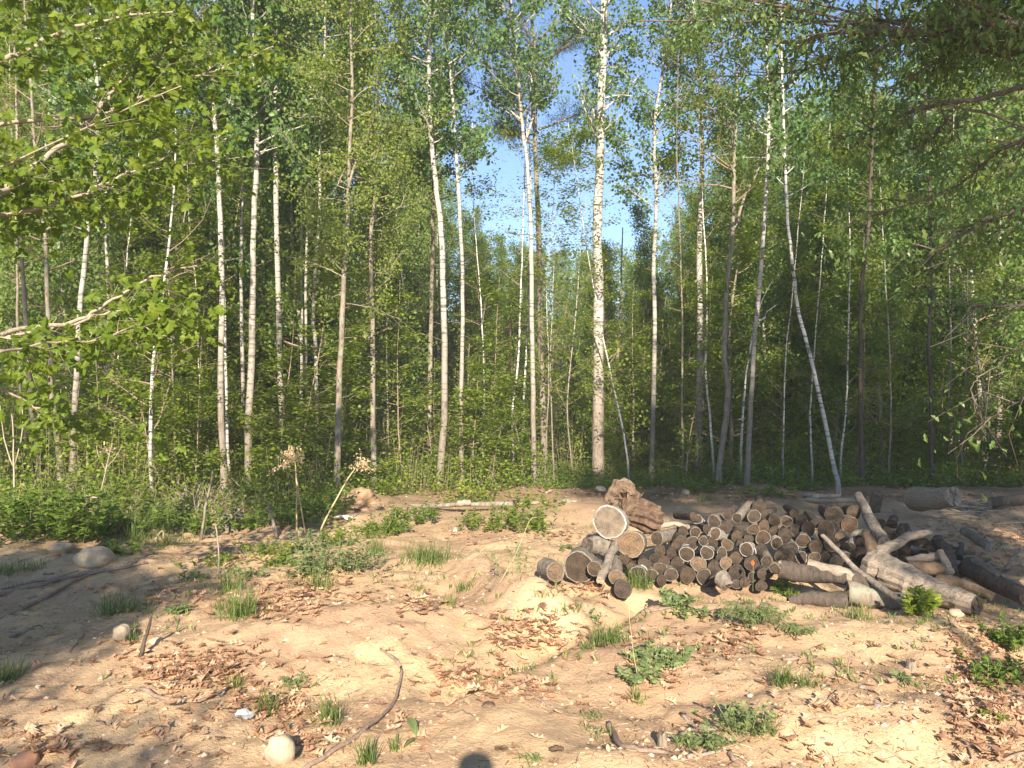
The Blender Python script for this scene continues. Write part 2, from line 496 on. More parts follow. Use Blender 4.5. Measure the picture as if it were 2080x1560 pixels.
M['paper'] = flat_mat("white_litter", [(0, (.72, .70, .66)), (1, (.82, .80, .76))], .6)
M['peel'] = flat_mat("peeling_birch_bark", [(0, (.66, .62, .56)), (1, (.80, .77, .72))], .7)
M['orange'] = flat_mat("orange_petal", [(0, (.75, .12, .04)), (1, (.8, .2, .05))], .6)

def sand_mat():
    m = NT("sandy_soil")
    p = m.coord((1, 1, 1), "Position")
    n1 = m.noise(p, .9, 5, .6, .4); n2 = m.noise(p, 5.5, 6, .68, .2); n3 = m.noise(p, 38, 5, .7); n4 = m.noise(p, 140, 3, .6); n5 = m.noise(p, 420, 2, .6)
    c = m.mix(m.ramp(n1, [(.40, 0.0), (.60, 1.0)]), (.46, .295, .18), (.63, .435, .25))
    c = m.mix(m.ramp(n2, [(.50, 0.0), (.68, .55)]), c, (.36, .215, .135))
    c = m.mix(m.ramp(n3, [(.54, 0.0), (.72, .45)]), c, (.25, .15, .095))
    c = m.mix(m.ramp(n4, [(.60, 0.0), (.70, .5)]), c, (.70, .54, .38))
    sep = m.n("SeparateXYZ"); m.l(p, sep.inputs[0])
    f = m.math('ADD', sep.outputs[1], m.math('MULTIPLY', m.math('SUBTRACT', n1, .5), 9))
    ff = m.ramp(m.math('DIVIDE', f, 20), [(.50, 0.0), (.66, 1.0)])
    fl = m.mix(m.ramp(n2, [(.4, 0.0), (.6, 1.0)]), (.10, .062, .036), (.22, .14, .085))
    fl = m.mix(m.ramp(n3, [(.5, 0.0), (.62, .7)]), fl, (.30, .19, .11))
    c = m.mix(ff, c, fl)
    h = m.math('ADD', m.math('MULTIPLY', n3, .6), m.math('ADD', m.math('MULTIPLY', n2, .8), m.math('MULTIPLY', n4, .25)))
    c = m.mix(m.ramp(n5, [(.35, .35), (.5, 0.0)]), c, (.22, .14, .09))
    c = m.mix(m.ramp(n5, [(.56, 0.0), (.7, .4)]), c, (.75, .6, .43))
    m.principled(c, .95, m.bump(h, .9, .022), .08)
    return m.m
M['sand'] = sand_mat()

# ------------------------------------------------------------------ the ground
def axis(lo, hi, step, far_lo, far_hi, g=1.07, mx=3.0):
    a = list(np.arange(lo, hi, step)); s = step; v = a[-1]
    while v < far_hi:
        s = min(s * g, mx); v += s; a.append(v)
    s = step; v = a[0]; b = []
    while v > far_lo:
        s = min(s * g, mx); v -= s; b.append(v)
    return np.array(b[::-1] + a)
gxs = axis(-4.7, 4.7, .04, -160, 160)
gys = axis(2.5, 8.8, .04, -60, 220)
GX, GY = np.meshgrid(gxs, gys)
GZ = height(GX, GY)
nx, ny = len(gxs), len(gys)
gi = (np.arange(ny - 1)[:, None] * nx + np.arange(nx - 1)[None]).ravel()
GF = np.concatenate([np.stack([gi, gi + 1, gi + nx + 1], 1), np.stack([gi, gi + nx + 1, gi + nx], 1)])
gm = MB().add(np.stack([GX.ravel(), GY.ravel(), GZ.ravel()], 1), GF)
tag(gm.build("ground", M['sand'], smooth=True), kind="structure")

# ------------------------------------------------------------------ trees
def perp(T):
    r = RNG.normal(size=3); r -= T * (r @ T); return r / (np.linalg.norm(r) + 1e-9)

def limbs(mb, P, R, z0, z1, n, length, up=.55, r0=.012, droop=0.0, taper=True, bias=None, mm=0, wig=.13):
    """side branches off a trunk polyline; returns the fine points that carry leaves"""
    out = []
    zs = P[:, 2]
    for i in range(n):
        z = z0 + (z1 - z0) * (i + RNG.random()) / n
        k = int(np.clip(np.searchsorted(zs, z), 1, len(P) - 1))
        t = (z - zs[k - 1]) / max(1e-6, zs[k] - zs[k - 1]); t = min(max(t, 0), 1)
        s = P[k - 1] * (1 - t) + P[k] * t
        f = (z - z0) / max(.01, z1 - z0)
        L = length * (RNG.uniform(.55, 1.1)) * ((1 - .65 * f) if taper else 1)
        a = RNG.uniform(0, 2 * math.pi)
        if bias is not None and RNG.random() < .5: a = bias + RNG.normal(0, .7)
        d = np.array([math.cos(a), math.sin(a), up * RNG.uniform(.4, 1.5)]); d /= np.linalg.norm(d)
        npt = 5; pts = [s]
        for q in range(npt):
            d = d + np.array([RNG.normal(0, wig), RNG.normal(0, wig), RNG.normal(0, wig * .7) + .05 - droop]); d /= np.linalg.norm(d)
            pts.append(pts[-1] + d * L / npt)
        pts = np.array(pts); rr = min(r0 * (0.5 + L), R[k] * .6) * (.55 if wig > .3 else 1)
        rads = np.linspace(rr, rr * .2, npt + 1)
        mb.add(*tube(pts, rads, 4, cap=False), m=mm)
        nt = int(4 + 5 * L)
        tt = RNG.uniform(.22, 1, nt) * npt
        ii = np.minimum(tt.astype(int), npt - 1); fr = (tt - ii)[:, None]
        A = pts[ii] * (1 - fr) + pts[ii + 1] * fr
        dirs = (pts[ii + 1] - pts[ii]); dirs /= np.linalg.norm(dirs, axis=1)[:, None]
        B = A + (dirs * .5 + unit(nt) * .7 + np.array([0, 0, .15 - droop])) * (L * RNG.uniform(.12, .34, nt))[:, None]
        mb.add(*segs(A, B, rr * .28, rr * .1), m=mm)
        out.append(np.stack([A, B], 1))
    return np.concatenate(out) if out else np.zeros((0, 2, 3))

def foliage(mb, tw, per, size, spread=.09, tmpl=LEAF2, flat=0.0, hang=.5, clumpy=.6):
    if not len(tw): return
    w = np.clip(RNG.normal(1, clumpy, len(tw)), .12, 3)
    cnt = np.maximum(1, (per * w).astype(int))
    idx = np.repeat(np.arange(len(tw)), cnt); k = len(idx)
    t = RNG.uniform(.15, 1.1, k)[:, None]
    pos = tw[idx, 0] * (1 - t) + tw[idx, 1] * t + RNG.normal(0, spread, (k, 3)) * np.array([1, 1, 1 - flat * .7])
    X = unit(k); X[:, 2] = X[:, 2] * (1 - flat) - hang
    N = unit(k); N[:, 2] = N[:, 2] * (1 - flat * .5) + flat * 2.0
    s = size * RNG.uniform(.65, 1.25, k)
    base = RNG.random(len(tw))[idx]
    mb.add(*inst(tmpl[0], tmpl[1], pos, X, N, s), r=np.repeat(np.clip(base * .55 + RNG.random(k) * .5, 0, 1), len(tmpl[1])))

def trunk_px(pts, D, w, top, h1=None, D2=None):
    """pixel polyline (base first) at distance D -> world polyline with radii; goes on above the frame up to height top"""
    n = len(pts); P = []
    for i, (x, y) in enumerate(pts):
        P.append(at(x, y, D + .15 * math.sin(i * 2.1 + x)))
    P = [np.array(p) for p in P]
    g = gz(P[0][0], P[0][1])
    if P[0][2] > g - .15:
        P.insert(0, np.array([P[0][0] + (P[0][0] - P[1][0]) * .1, P[0][1], g - .15]))
    if top and P[-1][2] < top:
        d = P[-1] - P[-2]; d = d / np.linalg.norm(d); d[2] = abs(d[2])
        while P[-1][2] < top:
            d = d + np.array([RNG.normal(0, .035), RNG.normal(0, .035), .14]); d /= np.linalg.norm(d)
            P.append(P[-1] + d * 1.0)
    P = smooth_path(P, 4, .004)
    z0, z1 = P[0, 2], P[-1, 2]
    r0 = w * .46 * D / FPX
    tt = np.clip((P[:, 2] - z0) / max(1, (top or z1) - z0), 0, 1)
    R = r0 * (1 - .78 * tt) * (1 + .75 * np.exp(-(P[:, 2] - z0) / .16))
    return P, R

def tree(name, label, cat, pts, D, w, bk, kind, crown_px=None, top=13.0, n=26, per=11, blen=1.3, forks=(), dead=6, group=None, snag=False):
    P, R = trunk_px(pts, D, w, None if snag else top)
    e = empty(name, (P[0][0], P[0][1], P[0][2]), label, cat, group)
    off = P[0].copy()
    mb = MB(); tw_all = []
    mb.add(*tube(P, R, 12 if w > 10 else 8, noise=.07, freq=.6))
    for f, fw in forks:                                    # forks drawn in the photograph
        Q = smooth_path([at(x, y, D + .25 * i) for i, (x, y) in enumerate(f)], 3, .01)
        rr = np.linspace(fw * .5 * D / FPX, fw * .18 * D / FPX, len(Q))
        mb.add(*tube(Q, rr, 7, noise=.05))
        if snag: continue
        nt = 26; ii = RNG.integers(max(1, len(Q) // 3), len(Q), nt)
        A = Q[ii]; B = A + unit(nt) * RNG.uniform(.15, .55, (nt, 1)) + np.array([0, 0, .15])
        mb.add(*segs(A, B, .005, .002)); tw_all.append(np.stack([A, B], 1))
    zc = at(pts[-1][0], crown_px, D)[2] if crown_px is not None else P[-1, 2]
    if dead:                                                # bare lower twigs
        z0 = P[0, 2] + .8
        dd = limbs(mb, P, R, z0, max(z0 + 1, min(zc, 7)), dead, .5, .1, .006, mm=1)
    if not snag:
        vis = min(top, 9.6); n = int(n * 1.5); per = per * 1.3
        zt = P[-1, 2] - .2
        if zc < vis: tw_all.append(limbs(mb, P, R, zc, vis, n, blen, taper=False, mm=0 if kind == 'aspen' and w > 8 else 1, wig=.34 if kind == 'yellow' else .15, up=.2 if kind == 'yellow' else .55))
        if zt > vis: tw_all.append(limbs(mb, P, R, max(vis, zc), zt, max(4, n // 3), blen * .9))
    tb = MB(); tb.V = mb.V; tb.F = mb.F; tb.R = mb.R; tb.M = mb.M; tb.n = mb.n
    V = np.concatenate(tb.V) - off; tb.V = [V]
    tb.build("trunk", [bk, M["twig"] if kind == "yellow" else M["stick"]], e, smooth=True)
    if tw_all and not snag:
        tw = np.concatenate(tw_all)
        fb = MB()
        if kind == 'aspen': foliage(fb, tw - off, per * 1.2, .078, .075, ROUND if D < 12.6 else LEAF2)
        elif kind == 'yellow': foliage(fb, tw - off, per * 1.5, .050, .10, LEAF2, hang=.3)
        elif kind == 'under': foliage(fb, tw - off, per, .055, .08, LEAF2, flat=.8, hang=.1)
        elif kind == 'pine':
            foliage(fb, tw - off, per * 3, .13, .07, NEEDLE, hang=.1)
        fb.build("crown", M[{'aspen': 'aspen', 'yellow': 'yellow', 'under': 'under', 'pine': 'pine'}[kind]], e)
    return e

A_, B_, G_, Br, Dk = M['bark_aspen'], M['bark_birch'], M['bark_big'], M['bark_brown'], M['bark_dark']
T = tree
T("aspen_tree", "thickest aspen in the middle, rough dark foot, banded white top against blue sky", "tree",
  [(1215, 965), (1215, 800), (1216, 600), (1213, 450), (1218, 350), (1220, 250), (1225, 100), (1228, 0)], 14.2, 27, G_, 'aspen', 330, 16, 18, 6, 1.4,
  forks=[([(1220, 75), (1180, 65), (1140, 62)], 7), ([(1232, 75), (1260, 55), (1290, 38)], 7), ([(1232, 115), (1255, 95), (1285, 95)], 6),
         ([(1215, 155), (1203, 140), (1197, 130)], 8), ([(1212, 250), (1205, 215), (1222, 180), (1228, 170)], 6), ([(1210, 275), (1180, 283)], 4), ([(1230, 270), (1242, 260)], 4)], dead=4)
T("aspen_tree", "crooked white aspen left of the sky gap with a long limb reaching left", "tree",
  [(893, 995), (903, 800), (900, 600), (898, 500), (888, 390), (879, 320), (873, 230), (871, 80)], 12.8, 16, A_, 'aspen', 330, 13, 26, 10, 1.15,
  forks=[([(873, 240), (845, 200), (820, 178)], 6), ([(820, 178), (795, 140), (778, 110), (755, 72)], 5), ([(868, 110), (845, 85), (825, 58)], 5)], dead=5)
T("aspen_tree", "slender straight aspen just right of the crooked white one", "tree",
  [(938, 990), (937, 800), (940, 600), (935, 450), (928, 340), (922, 240)], 13.0, 11, A_, 'aspen', 380, 12, 24, 9, 1.0, dead=6)
T("aspen_tree", "slim pale aspen in the sky gap, forking twice below its crown", "tree",
  [(1085, 955), (1083, 800), (1080, 600), (1078, 450), (1070, 330), (1060, 250), (1055, 190)], 13.4, 12, A_, 'aspen', 250, 13, 22, 9, 1.1,
  forks=[([(1057, 242), (1020, 212), (998, 195)], 5), ([(1070, 280), (1085, 225), (1083, 180), (1072, 130), (1058, 112)], 5), ([(1085, 213), (1108, 208), (1128, 193)], 3)], dead=5)
T("pine_tree", "dark straight pine trunk behind the forking aspen, thin drooping needle sprays", "tree",
  [(1105, 900), (1098, 700), (1095, 500), (1087, 300), (1088, 200)], 17.0, 17, Br, 'pine', 300, 13, 12, 13, 2.3,
  forks=[([(1095, 262), (1130, 250), (1170, 235), (1200, 225)], 6), ([(1088, 285), (1045, 275), (1010, 262)], 4), ([(1096, 330), (1125, 312), (1160, 335)], 4)], dead=7)
T("aspen_tree", "slender grey aspen right of the thickest trunk, forked under its crown", "tree",
  [(1325, 890), (1330, 700), (1328, 550), (1333, 400), (1328, 280), (1345, 150)], 14.5, 12, A_, 'aspen', 400, 12, 26, 9, 1.15,
  forks=[([(1333, 365), (1345, 350), (1353, 345)], 4), ([(1326, 420), (1290, 395), (1268, 380)], 4)], dead=4)
T("aspen_tree", "tall trunk, black below and white above, forking near the top of the picture", "tree",
  [(1418, 930), (1422, 700), (1420, 500), (1426, 350), (1421, 150), (1413, 62)], 15.0, 16, A_, 'aspen', 330, 14, 24, 8, 1.2,
  forks=[([(1417, 60), (1405, 30), (1395, 5)], 6), ([(1418, 62), (1432, 25), (1442, 0)], 5)], dead=9)
T("maple_sapling_tree", "bent grey and brown tree that bows to the right below shoulder height", "tree",
  [(1462, 930), (1478, 820), (1471, 700), (1479, 560), (1490, 450), (1491, 330), (1496, 230)], 13.6, 14, Br, 'under', 420, 10, 24, 8, 1.3,
  forks=[([(1488, 470), (1515, 400), (1545, 330), (1560, 300)], 7)], dead=8)
T("aspen_tree", "grey trunk leaning slightly right beside the thin white crossing stem", "tree",
  [(1518, 960), (1525, 820), (1531, 700), (1541, 600), (1553, 450), (1560, 300), (1560, 190)], 13.2, 12, A_, 'aspen', 330, 12, 22, 8, 1.1, dead=6)
T("birch_tree", "thin white stem crossing behind the grey leaning trunk and forking", "tree",
  [(1505, 940), (1510, 820), (1525, 700), (1543, 625), (1558, 590), (1570, 568)], 13.9, 7, B_, 'aspen', None, 8, 10, 6, .8,
  forks=[([(1546, 650), (1560, 632), (1578, 618)], 3)], dead=2, snag=True)
T("birch_tree", "bright white birch leaning far to the left over the woodpile", "tree",
  [(1702, 985), (1690, 930), (1668, 820), (1640, 700), (1620, 620), (1608, 520), (1600, 440), (1597, 385)], 11.9, 10, B_, 'aspen', 420, 9.5, 16, 6, .9, dead=5)
T("oak_tree", "dark mottled trunk behind and right of the leaning white birch", "tree",
  [(1751, 960), (1748, 800), (1749, 600), (1765, 450), (1775, 200)], 13.5, 11, Dk, 'aspen', 420, 12, 22, 8, 1.2, dead=8)
T("aspen_tree", "rightmost dark slim trunk standing in the shade with one bare side branch", "tree",
  [(1893, 960), (1890, 800), (1886, 690), (1893, 580)], 13.2, 9, Dk, 'aspen', 560, 11, 24, 9, 1.2,
  forks=[([(1898, 641), (1930, 635), (1976, 628)], 4)], dead=7)
T("aspen_tree", "short thin trunk in deep shade near the right edge", "tree",
  [(1928, 940), (1925, 850), (1931, 715)], 14.5, 6, A_, 'under', 700, 7, 16, 9, 1.0, dead=5)
T("dead_snag", "tall broken grey snag behind the thickest aspen with a leaning lower half", "dead tree",
  [(1240, 885), (1247, 790), (1258, 690), (1262, 560), (1265, 462)], 18, 11, M['bark_grey'], 'aspen', None, 0, dead=7, snag=True)
T("dead_snag", "short reddish broken snag between the paired slim trunks and the sky gap aspen", "dead tree",
  [(1038, 760), (1037, 680), (1035, 578)], 19, 10, M['bark_red'], 'aspen', None, 0, dead=5, snag=True)
T("birch_sapling", "thin pale birch sapling bowing left of the forking slim aspen", "tree",
  [(1045, 985), (1040, 850), (1052, 740), (1057, 620)], 13.6, 6, B_, 'under', 640, 7, 10, 7, .7, dead=4)
T("birch_sapling", "straight thin stem beside the forking slim aspen, white above and brown below", "tree",
  [(1059, 950), (1065, 800), (1073, 640)], 14.2, 6, B_, 'under', 600, 8, 9, 6, .7, dead=2)
T("brown_tree", "shaggy brown trunk half hidden behind the crooked white aspen", "tree",
  [(871, 995), (873, 800), (877, 600), (880, 400), (884, 250)], 15.5, 12, Br, 'aspen', 430, 13, 22, 9, 1.1, dead=14)
T("brown_tree", "rough twin-barked brown trunk between the olive twiggy tree and the crooked aspen", "tree",
  [(760, 1000), (757, 800), (757, 650), (753, 500), (765, 350)], 12.7, 13, Br, 'yellow', 640, 9, 34, 14, 1.3,
  forks=[([(757, 690), (735, 670), (703, 658)], 6)], dead=16)
T("young_oak_tree", "pale brown trunk with sparse olive spring leaves and many curling twigs", "tree",
  [(684, 1012), (689, 800), (697, 600), (706, 450), (709, 330), (715, 200)], 11.6, 15, Br, 'yellow', 620, 9, 38, 14, 1.2,
  forks=[([(708, 380), (735, 300), (760, 240)], 6)], dead=22)
T("aspen_tree", "wavy thin trunk standing left of the olive twiggy tree", "tree",
  [(644, 1000), (643, 800), (640, 690), (636, 640), (648, 440), (651, 250), (660, 100)], 12.6, 10, A_, 'aspen', 430, 13, 26, 9, 1.1, dead=7)
T("aspen_tree", "left of two thin stems growing side by side behind the wavy trunk", "tree",
  [(607, 880), (612, 800), (613, 600), (612, 400)], 15.5, 8, A_, 'aspen', 420, 12, 20, 9, 1.0, dead=5)
T("aspen_tree", "right of two thin stems growing side by side behind the wavy trunk", "tree",
  [(618, 930), (622, 800), (621, 600), (626, 400)], 14.8, 8, A_, 'aspen', 420, 12, 20, 9, 1.0, dead=3)
T("aspen_tree", "straight aspen, white above, dark foot bending right behind the dry seed head", "tree",
  [(590, 960), (577, 890), (571, 800), (568, 700), (563, 500), (559, 300), (560, 100), (563, 0)], 13.0, 15, A_, 'aspen', 300, 14, 26, 9, 1.2, dead=4)
T("aspen_tree", "thick dark trunk with a white upper part, left of the seed heads", "tree",
  [(502, 1000), (505, 850), (512, 700), (516, 450), (523, 300), (517, 180)], 12.4, 17, A_, 'aspen', 330, 13, 28, 9, 1.2,
  forks=[([(525, 315), (550, 295), (578, 280)], 5), ([(517, 250), (511, 230), (508, 222)], 4)], dead=5)
T("aspen_tree", "tall pale aspen with a twiggy broken tip at the upper left", "tree",
  [(458, 1010), (448, 800), (451, 600), (446, 400), (437, 250), (425, 100), (413, 20)], 12.2, 15, A_, 'aspen', 330, 13, 28, 9, 1.2,
  forks=[([(420, 105), (410, 90), (401, 75)], 4)], dead=5)
T("birch_sapling", "thin speckled stem pressed against the foot of the tall pale aspen", "tree",
  [(466, 1000), (462, 880), (457, 700)], 12.9, 7, B_, 'aspen', 600, 9, 14, 8, .9, dead=3)
T("birch_tree", "crooked white birch with a brown foot among green maple leaves at left", "tree",
  [(310, 1040), (305, 900), (308, 780), (317, 680), (327, 625)], 11.0, 9, B_, 'under', 950, 6.5, 26, 12, 1.1, dead=3)
T("aspen_tree", "pinkish grey trunk curving up at far left in front of its two leaning neighbours", "tree",
  [(145, 1005), (149, 900), (158, 720), (165, 600), (182, 440), (195, 330), (200, 220), (188, 100)], 11.2, 14, A_, 'aspen', 480, 11, 26, 9, 1.2, dead=6)
T("brown_tree", "mottled brown trunk with side twigs beside the pinkish grey trunk at far left", "tree",
  [(123, 985), (120, 920), (112, 850), (104, 780), (95, 560)], 11.8, 13, Br, 'under', 560, 9, 20, 9, 1.2, dead=9)
T("brown_tree", "leaning brown trunk near the left edge in front of a thinner one", "tree",
  [(82, 995), (75, 900), (64, 830), (55, 700), (42, 480)], 12.0, 12, Br, 'under', 520, 9, 20, 9, 1.2, dead=7)
T("brown_tree", "thin leaning stem closest to the left edge of the clearing", "tree",
  [(60, 940), (45, 840), (38, 700), (35, 560)], 13.5, 8, Br, 'under', 620, 9, 20, 9, 1.1, dead=5)
T("aspen_tree", "white aspen seen high between maple branches at upper left", "tree",
  [(225, 930), (222, 700), (216, 500), (200, 330), (188, 170), (183, 100)], 14.5, 9, A_, 'aspen', 400, 13, 28, 10, 1.3, dead=4)
T("aspen_tree", "pale stem behind the dark thick trunk with the white upper part", "tree",
  [(495, 900), (492, 700), (490, 500), (498, 330)], 15.2, 10, A_, 'aspen', 350, 13, 26, 9, 1.2, dead=5)
T("brown_tree", "brown trunk standing alone between the grey leaning pair and the black-footed aspen", "tree",
  [(1388, 955), (1385, 800), (1386, 640), (1382, 520)], 14.4, 6, Br, 'under', 640, 7.5, 16, 9, 1.0, dead=4)
T("birch_sapling", "thin bowed birch sapling hugging the black-footed aspen", "tree",
  [(1450, 960), (1442, 850), (1434, 760), (1436, 640)], 14.2, 6, B_, 'under', 660, 7, 12, 8, .9, dead=3)
T("birch_sapling", "thin white stem right of the shaggy brown trunk, leaning left at its foot", "tree",
  [(832, 960), (842, 850), (832, 720), (822, 600)], 16, 6, B_, 'aspen', 420, 10, 16, 8, 1.0, dead=3)

# thin saplings in the middle of the picture, stems told apart by where they stand
thin = [((1125, 960), (1118, 760), (1122, 620), 4, "thin upright sapling in the bright brush right of the forking slim aspen"),
        ((1163, 960), (1152, 820), (1170, 640), 4, "thin sapling in bright brush nearest the thickest trunk on its left"),
        ((1108, 930), (1115, 760), (1110, 600), 4, "pale whip of a sapling just behind the dark pine trunk"),
        ((978, 940), (983, 800), (980, 690), 5, "thin birch sapling midway between the two slim aspens of the centre"),
        ((1275, 930), (1256, 830), (1232, 720), 5, "thin birch whip leaning left toward the thickest trunk"),
        ((790, 980), (788, 850), (785, 700), 4, "thin sapling just right of the rough twin-barked trunk"),
        ((723, 950), (720, 850), (735, 700), 5, "speckled thin stem between the olive tree and the twin-barked trunk"),
        ((1650, 960), (1646, 840), (1655, 700), 5, "thin birch stem in shade behind the leaning white birch"),
        ((1590, 980), (1592, 860), (1596, 720), 4, "thin brown whip in shade left of the leaning white birch"),
        ((1805, 960), (1810, 840), (1806, 700), 5, "thin stem in deep shade right of the dark mottled trunk"),
        ((1708, 930), (1718, 840), (1722, 740), 5, "thin stem in shade right of the leaning birch's foot"),
        ((1955, 950), (1952, 860), (1962, 760), 4, "thin stem in shade at the right edge of the forest"),
        ((414, 960), (408, 850), (402, 700), 4, "spotted white stick-thin birch left of the tall pale aspen"),
        ((240, 900), (236, 830), (238, 760), 7, "broken white birch stub in leaves at left"),
        ((350, 920), (352, 800), (346, 640), 5, "thin stem behind the green maple sapling at left")]
for a, b, c, w, lab in thin:
    T("sapling", lab, "sapling", [a, b, c], 13.8, w, B_ if 'birch' in lab else A_, 'under', (b[1] + c[1]) / 2 + 120, 5.6, 16, 9, .8, dead=2)

# ---- templates for the woods behind
def template(kind, H, crown0, n, per, size, blen, bk, r0, leafm, up=.55, flat=0.0, lean=.0, tm=LEAF2, droop=0.0, spread=.13, dead=5):
    P = [np.array([0, 0, -.3])]; d = np.array([RNG.normal(0, lean), RNG.normal(0, lean), 1.0])
    while P[-1][2] < H:
        d = d + np.array([RNG.normal(0, .035), RNG.normal(0, .035), .03]); d /= np.linalg.norm(d); P.append(P[-1] + d * H / 12)
    P = np.array(P); R = r0 * (1 - .85 * np.linspace(0, 1, len(P)))
    mb = MB().add(*tube(P, R, 7, noise=.05))
    if dead: limbs(mb, P, R, .8, max(1.5, crown0), dead, .5, .1, .006, mm=1)
    tw = limbs(mb, P, R, crown0, P[-1][2] - .1, n, blen, up, .014, droop, taper=True, mm=1)
    fb = MB(); foliage(fb, tw, per, size, spread, tm, flat=flat, hang=.1 if flat else .4)
    return mb.mesh("trunk", [bk, M["stick"]], smooth=True), fb.mesh("crown", leafm)

TPL_A = [template('aspen', H, c0, n, per, .10, 1.6, bk, .07, M['aspen_far'], spread=.18) for H, c0, n, per, bk in
         ((13, 3.5, 56, 26, A_), (12, 2, 60, 25, A_), (14, 4.5, 54, 26, Dk), (11, 1.5, 60, 24, Br))]
TPL_L = [template('low', H, .9, n, 24, .075, 1.3, bk, .045, M['under'], up=.25, flat=.7, spread=.13) for H, n, bk in
         ((6.5, 40, Br), (5.5, 36, A_), (7.5, 46, Dk), (6.0, 40, Br))]
TPL_S = [template('sap', H, .25, n, 17, .06, .8, M['stick'], .014, M['under'], up=.3, flat=.85, spread=.08, dead=0) for H, n in
         ((2.6, 20), (1.9, 18), (3.4, 24), (2.2, 20), (1.5, 16))]
TPL_Y = [template('yel', 5.5, .8, 32, 11, .05, 1.1, Br, .04, M['yellow'], up=.45, spread=.09), template('yel', 4.2, .6, 28, 11, .05, 1.0, Br, .035, M['yellow'], up=.45, spread=.09)]
TPL_P = [template('pine', 12, 3.5, 34, 26, .15, 1.9, Dk, .11, M['pine'], up=.1, tm=NEEDLE, spread=.07)]

def plant_tpl(tpl, x, y, s, name, label, cat, group, sink=0.05, sz=None):
    e = empty(name, (x, y, gz(x, y) - sink), label, cat, group, rot=(0, 0, random.uniform(0, 6.28)), share=True)
    e.scale = (s, s, sz or s)
    part("trunk" if cat == "tree" else "stem", tpl[0], e); part("crown" if cat == "tree" else "foliage", tpl[1], e)
    return e

TRK = [(60, "the leftmost leaning stem"), (123, "the mottled brown trunk at far left"), (150, "the pinkish grey trunk"), (225, "the high white aspen at upper left"), (310, "the brown-footed birch"), (455, "the tall pale aspen"), (510, "the thick dark trunk"), (570, "the aspen behind the seed head"),
       (642, "the wavy thin trunk"), (693, "the olive-leaved oak"), (758, "the twin-barked trunk"), (873, "the shaggy brown trunk"), (898, "the crooked white aspen"), (938, "the slender straight aspen"), (1082, "the forking slim aspen"), (1216, "the thickest aspen"),
       (1328, "the slender grey aspen"), (1420, "the black-footed aspen"), (1472, "the bent bowing tree"), (1530, "the right-leaning grey trunk"), (1660, "the leaning white birch"), (1750, "the dark mottled trunk"), (1890, "the rightmost slim trunk")]
def seen(x, y):
    p = 1040 + FPX * x / y
    if p < -20: return "beyond the left edge"
    if p > 2100: return "beyond the right edge"
    a, n = min(TRK, key=lambda t: abs(t[0] - p))
    return ("just left of " if p < a else "just right of ") + n
def px_of(x, y): return 1040 + FPX * x / y
def front_edge(px):
    return np.interp(px, [-400, 0, 300, 480, 640, 760, 1000, 1130, 1250, 1500, 1900, 2400], [8.4, 8.6, 9.0, 9.6, 10.2, 11.6, 11.9, 12.6, 13.3, 13.2, 13.2, 12.5])
def skyline(px):
    """how high (tangent) the woods behind may reach in each direction, from the photograph"""
    xs = [-2000, 700, 820, 930, 1000, 1120, 1200, 1300, 1370, 1480, 1560, 1700, 1900, 2000, 4000]
    ys = [.62, .60, .46, .27, .20, .19, .195, .20, .25, .34, .40, .36, .46, .6, .6]
    return float(np.interp(px, xs, ys))

rs = random.Random(5)
def scatter(n, y0, y1, pick, name, label, cat, group, hmax, smin, smax, margin=1.15, excl=None, near=22):
    made = 0; tries = 0
    while made < n and tries < n * 20:
        tries += 1
        y = y0 + (y1 - y0) * rs.random() ** .8
        x = rs.uniform(-.72, .72) * y * margin
        if excl and excl(x, y): continue
        tpl, H = pick(x, y)
        s = rs.uniform(smin, smax)
        lim = (skyline(px_of(x, y)) * y + CAMZ - gz(x, y)) / H
        if H > 4: s = min(s, lim * rs.uniform(.8, .98))
        if s < smin * .33: continue
        L = label; own = y < near
        if own: L = label.split("|")[1] + " " + seen(x, y)
        else: L = label.split("|")[0]
        q = plant_tpl(tpl, x, y, s, name, L, cat, group, sz=s * rs.uniform(.95, 1.1)); made += 1
        if own: ALL.append(q)
HA = [13, 12, 14, 11]; HL = [6.5, 5.5, 7.5, 6.0]; HS = [2.6, 1.9, 3.4, 2.2, 1.5]
def pickA(x, y):
    i = rs.randrange(4); return TPL_A[i], HA[i]
def pickL(x, y):
    if rs.random() < (.45 if 640 < px_of(x, y) < 900 else .12):
        return TPL_Y[rs.randrange(2)], 5
    i = rs.randrange(4); return TPL_L[i], HL[i]
def pickS(x, y):
    i = rs.randrange(5); return TPL_S[i], HS[i]
scatter(110, 17, 36, pickA, "background_tree", "slender leafy tree deep in the woods behind the front row of trunks|leafy background tree", "tree", "trees deep in the woods", 13, .8, 1.2)
scatter(80, 36, 62, pickA, "background_tree", "slender leafy tree deep in the woods behind the front row of trunks|leafy background tree", "tree", "trees deep in the woods", 13, .9, 1.4)
scatter(150, 14.8, 32, pickL, "understory_tree", "low leafy understory tree growing deep between the taller trunks|low leafy understory tree", "tree", "understory trees between the trunks", 6, .75, 1.15)
scatter(170, 12.6, 24, pickS, "leafy_sapling", "small leafy sapling hidden deep in the dense undergrowth|small leafy sapling", "sapling", "saplings of the undergrowth", 3, .7, 1.2,
        excl=lambda x, y: False)

TPL_SH = template('shade', 5.3, 3.75, 20, 26, .085, 1.75, Br, .06, M['under'], up=.15, spread=.16)
TPL_T = [template('tall', 13, 7.6, 40, 22, .10, 1.9, A_, .09, M['aspen_far'], spread=.18), template('tall', 12, 8.2, 34, 20, .10, 1.7, Br, .08, M['aspen_far'], spread=.18)]

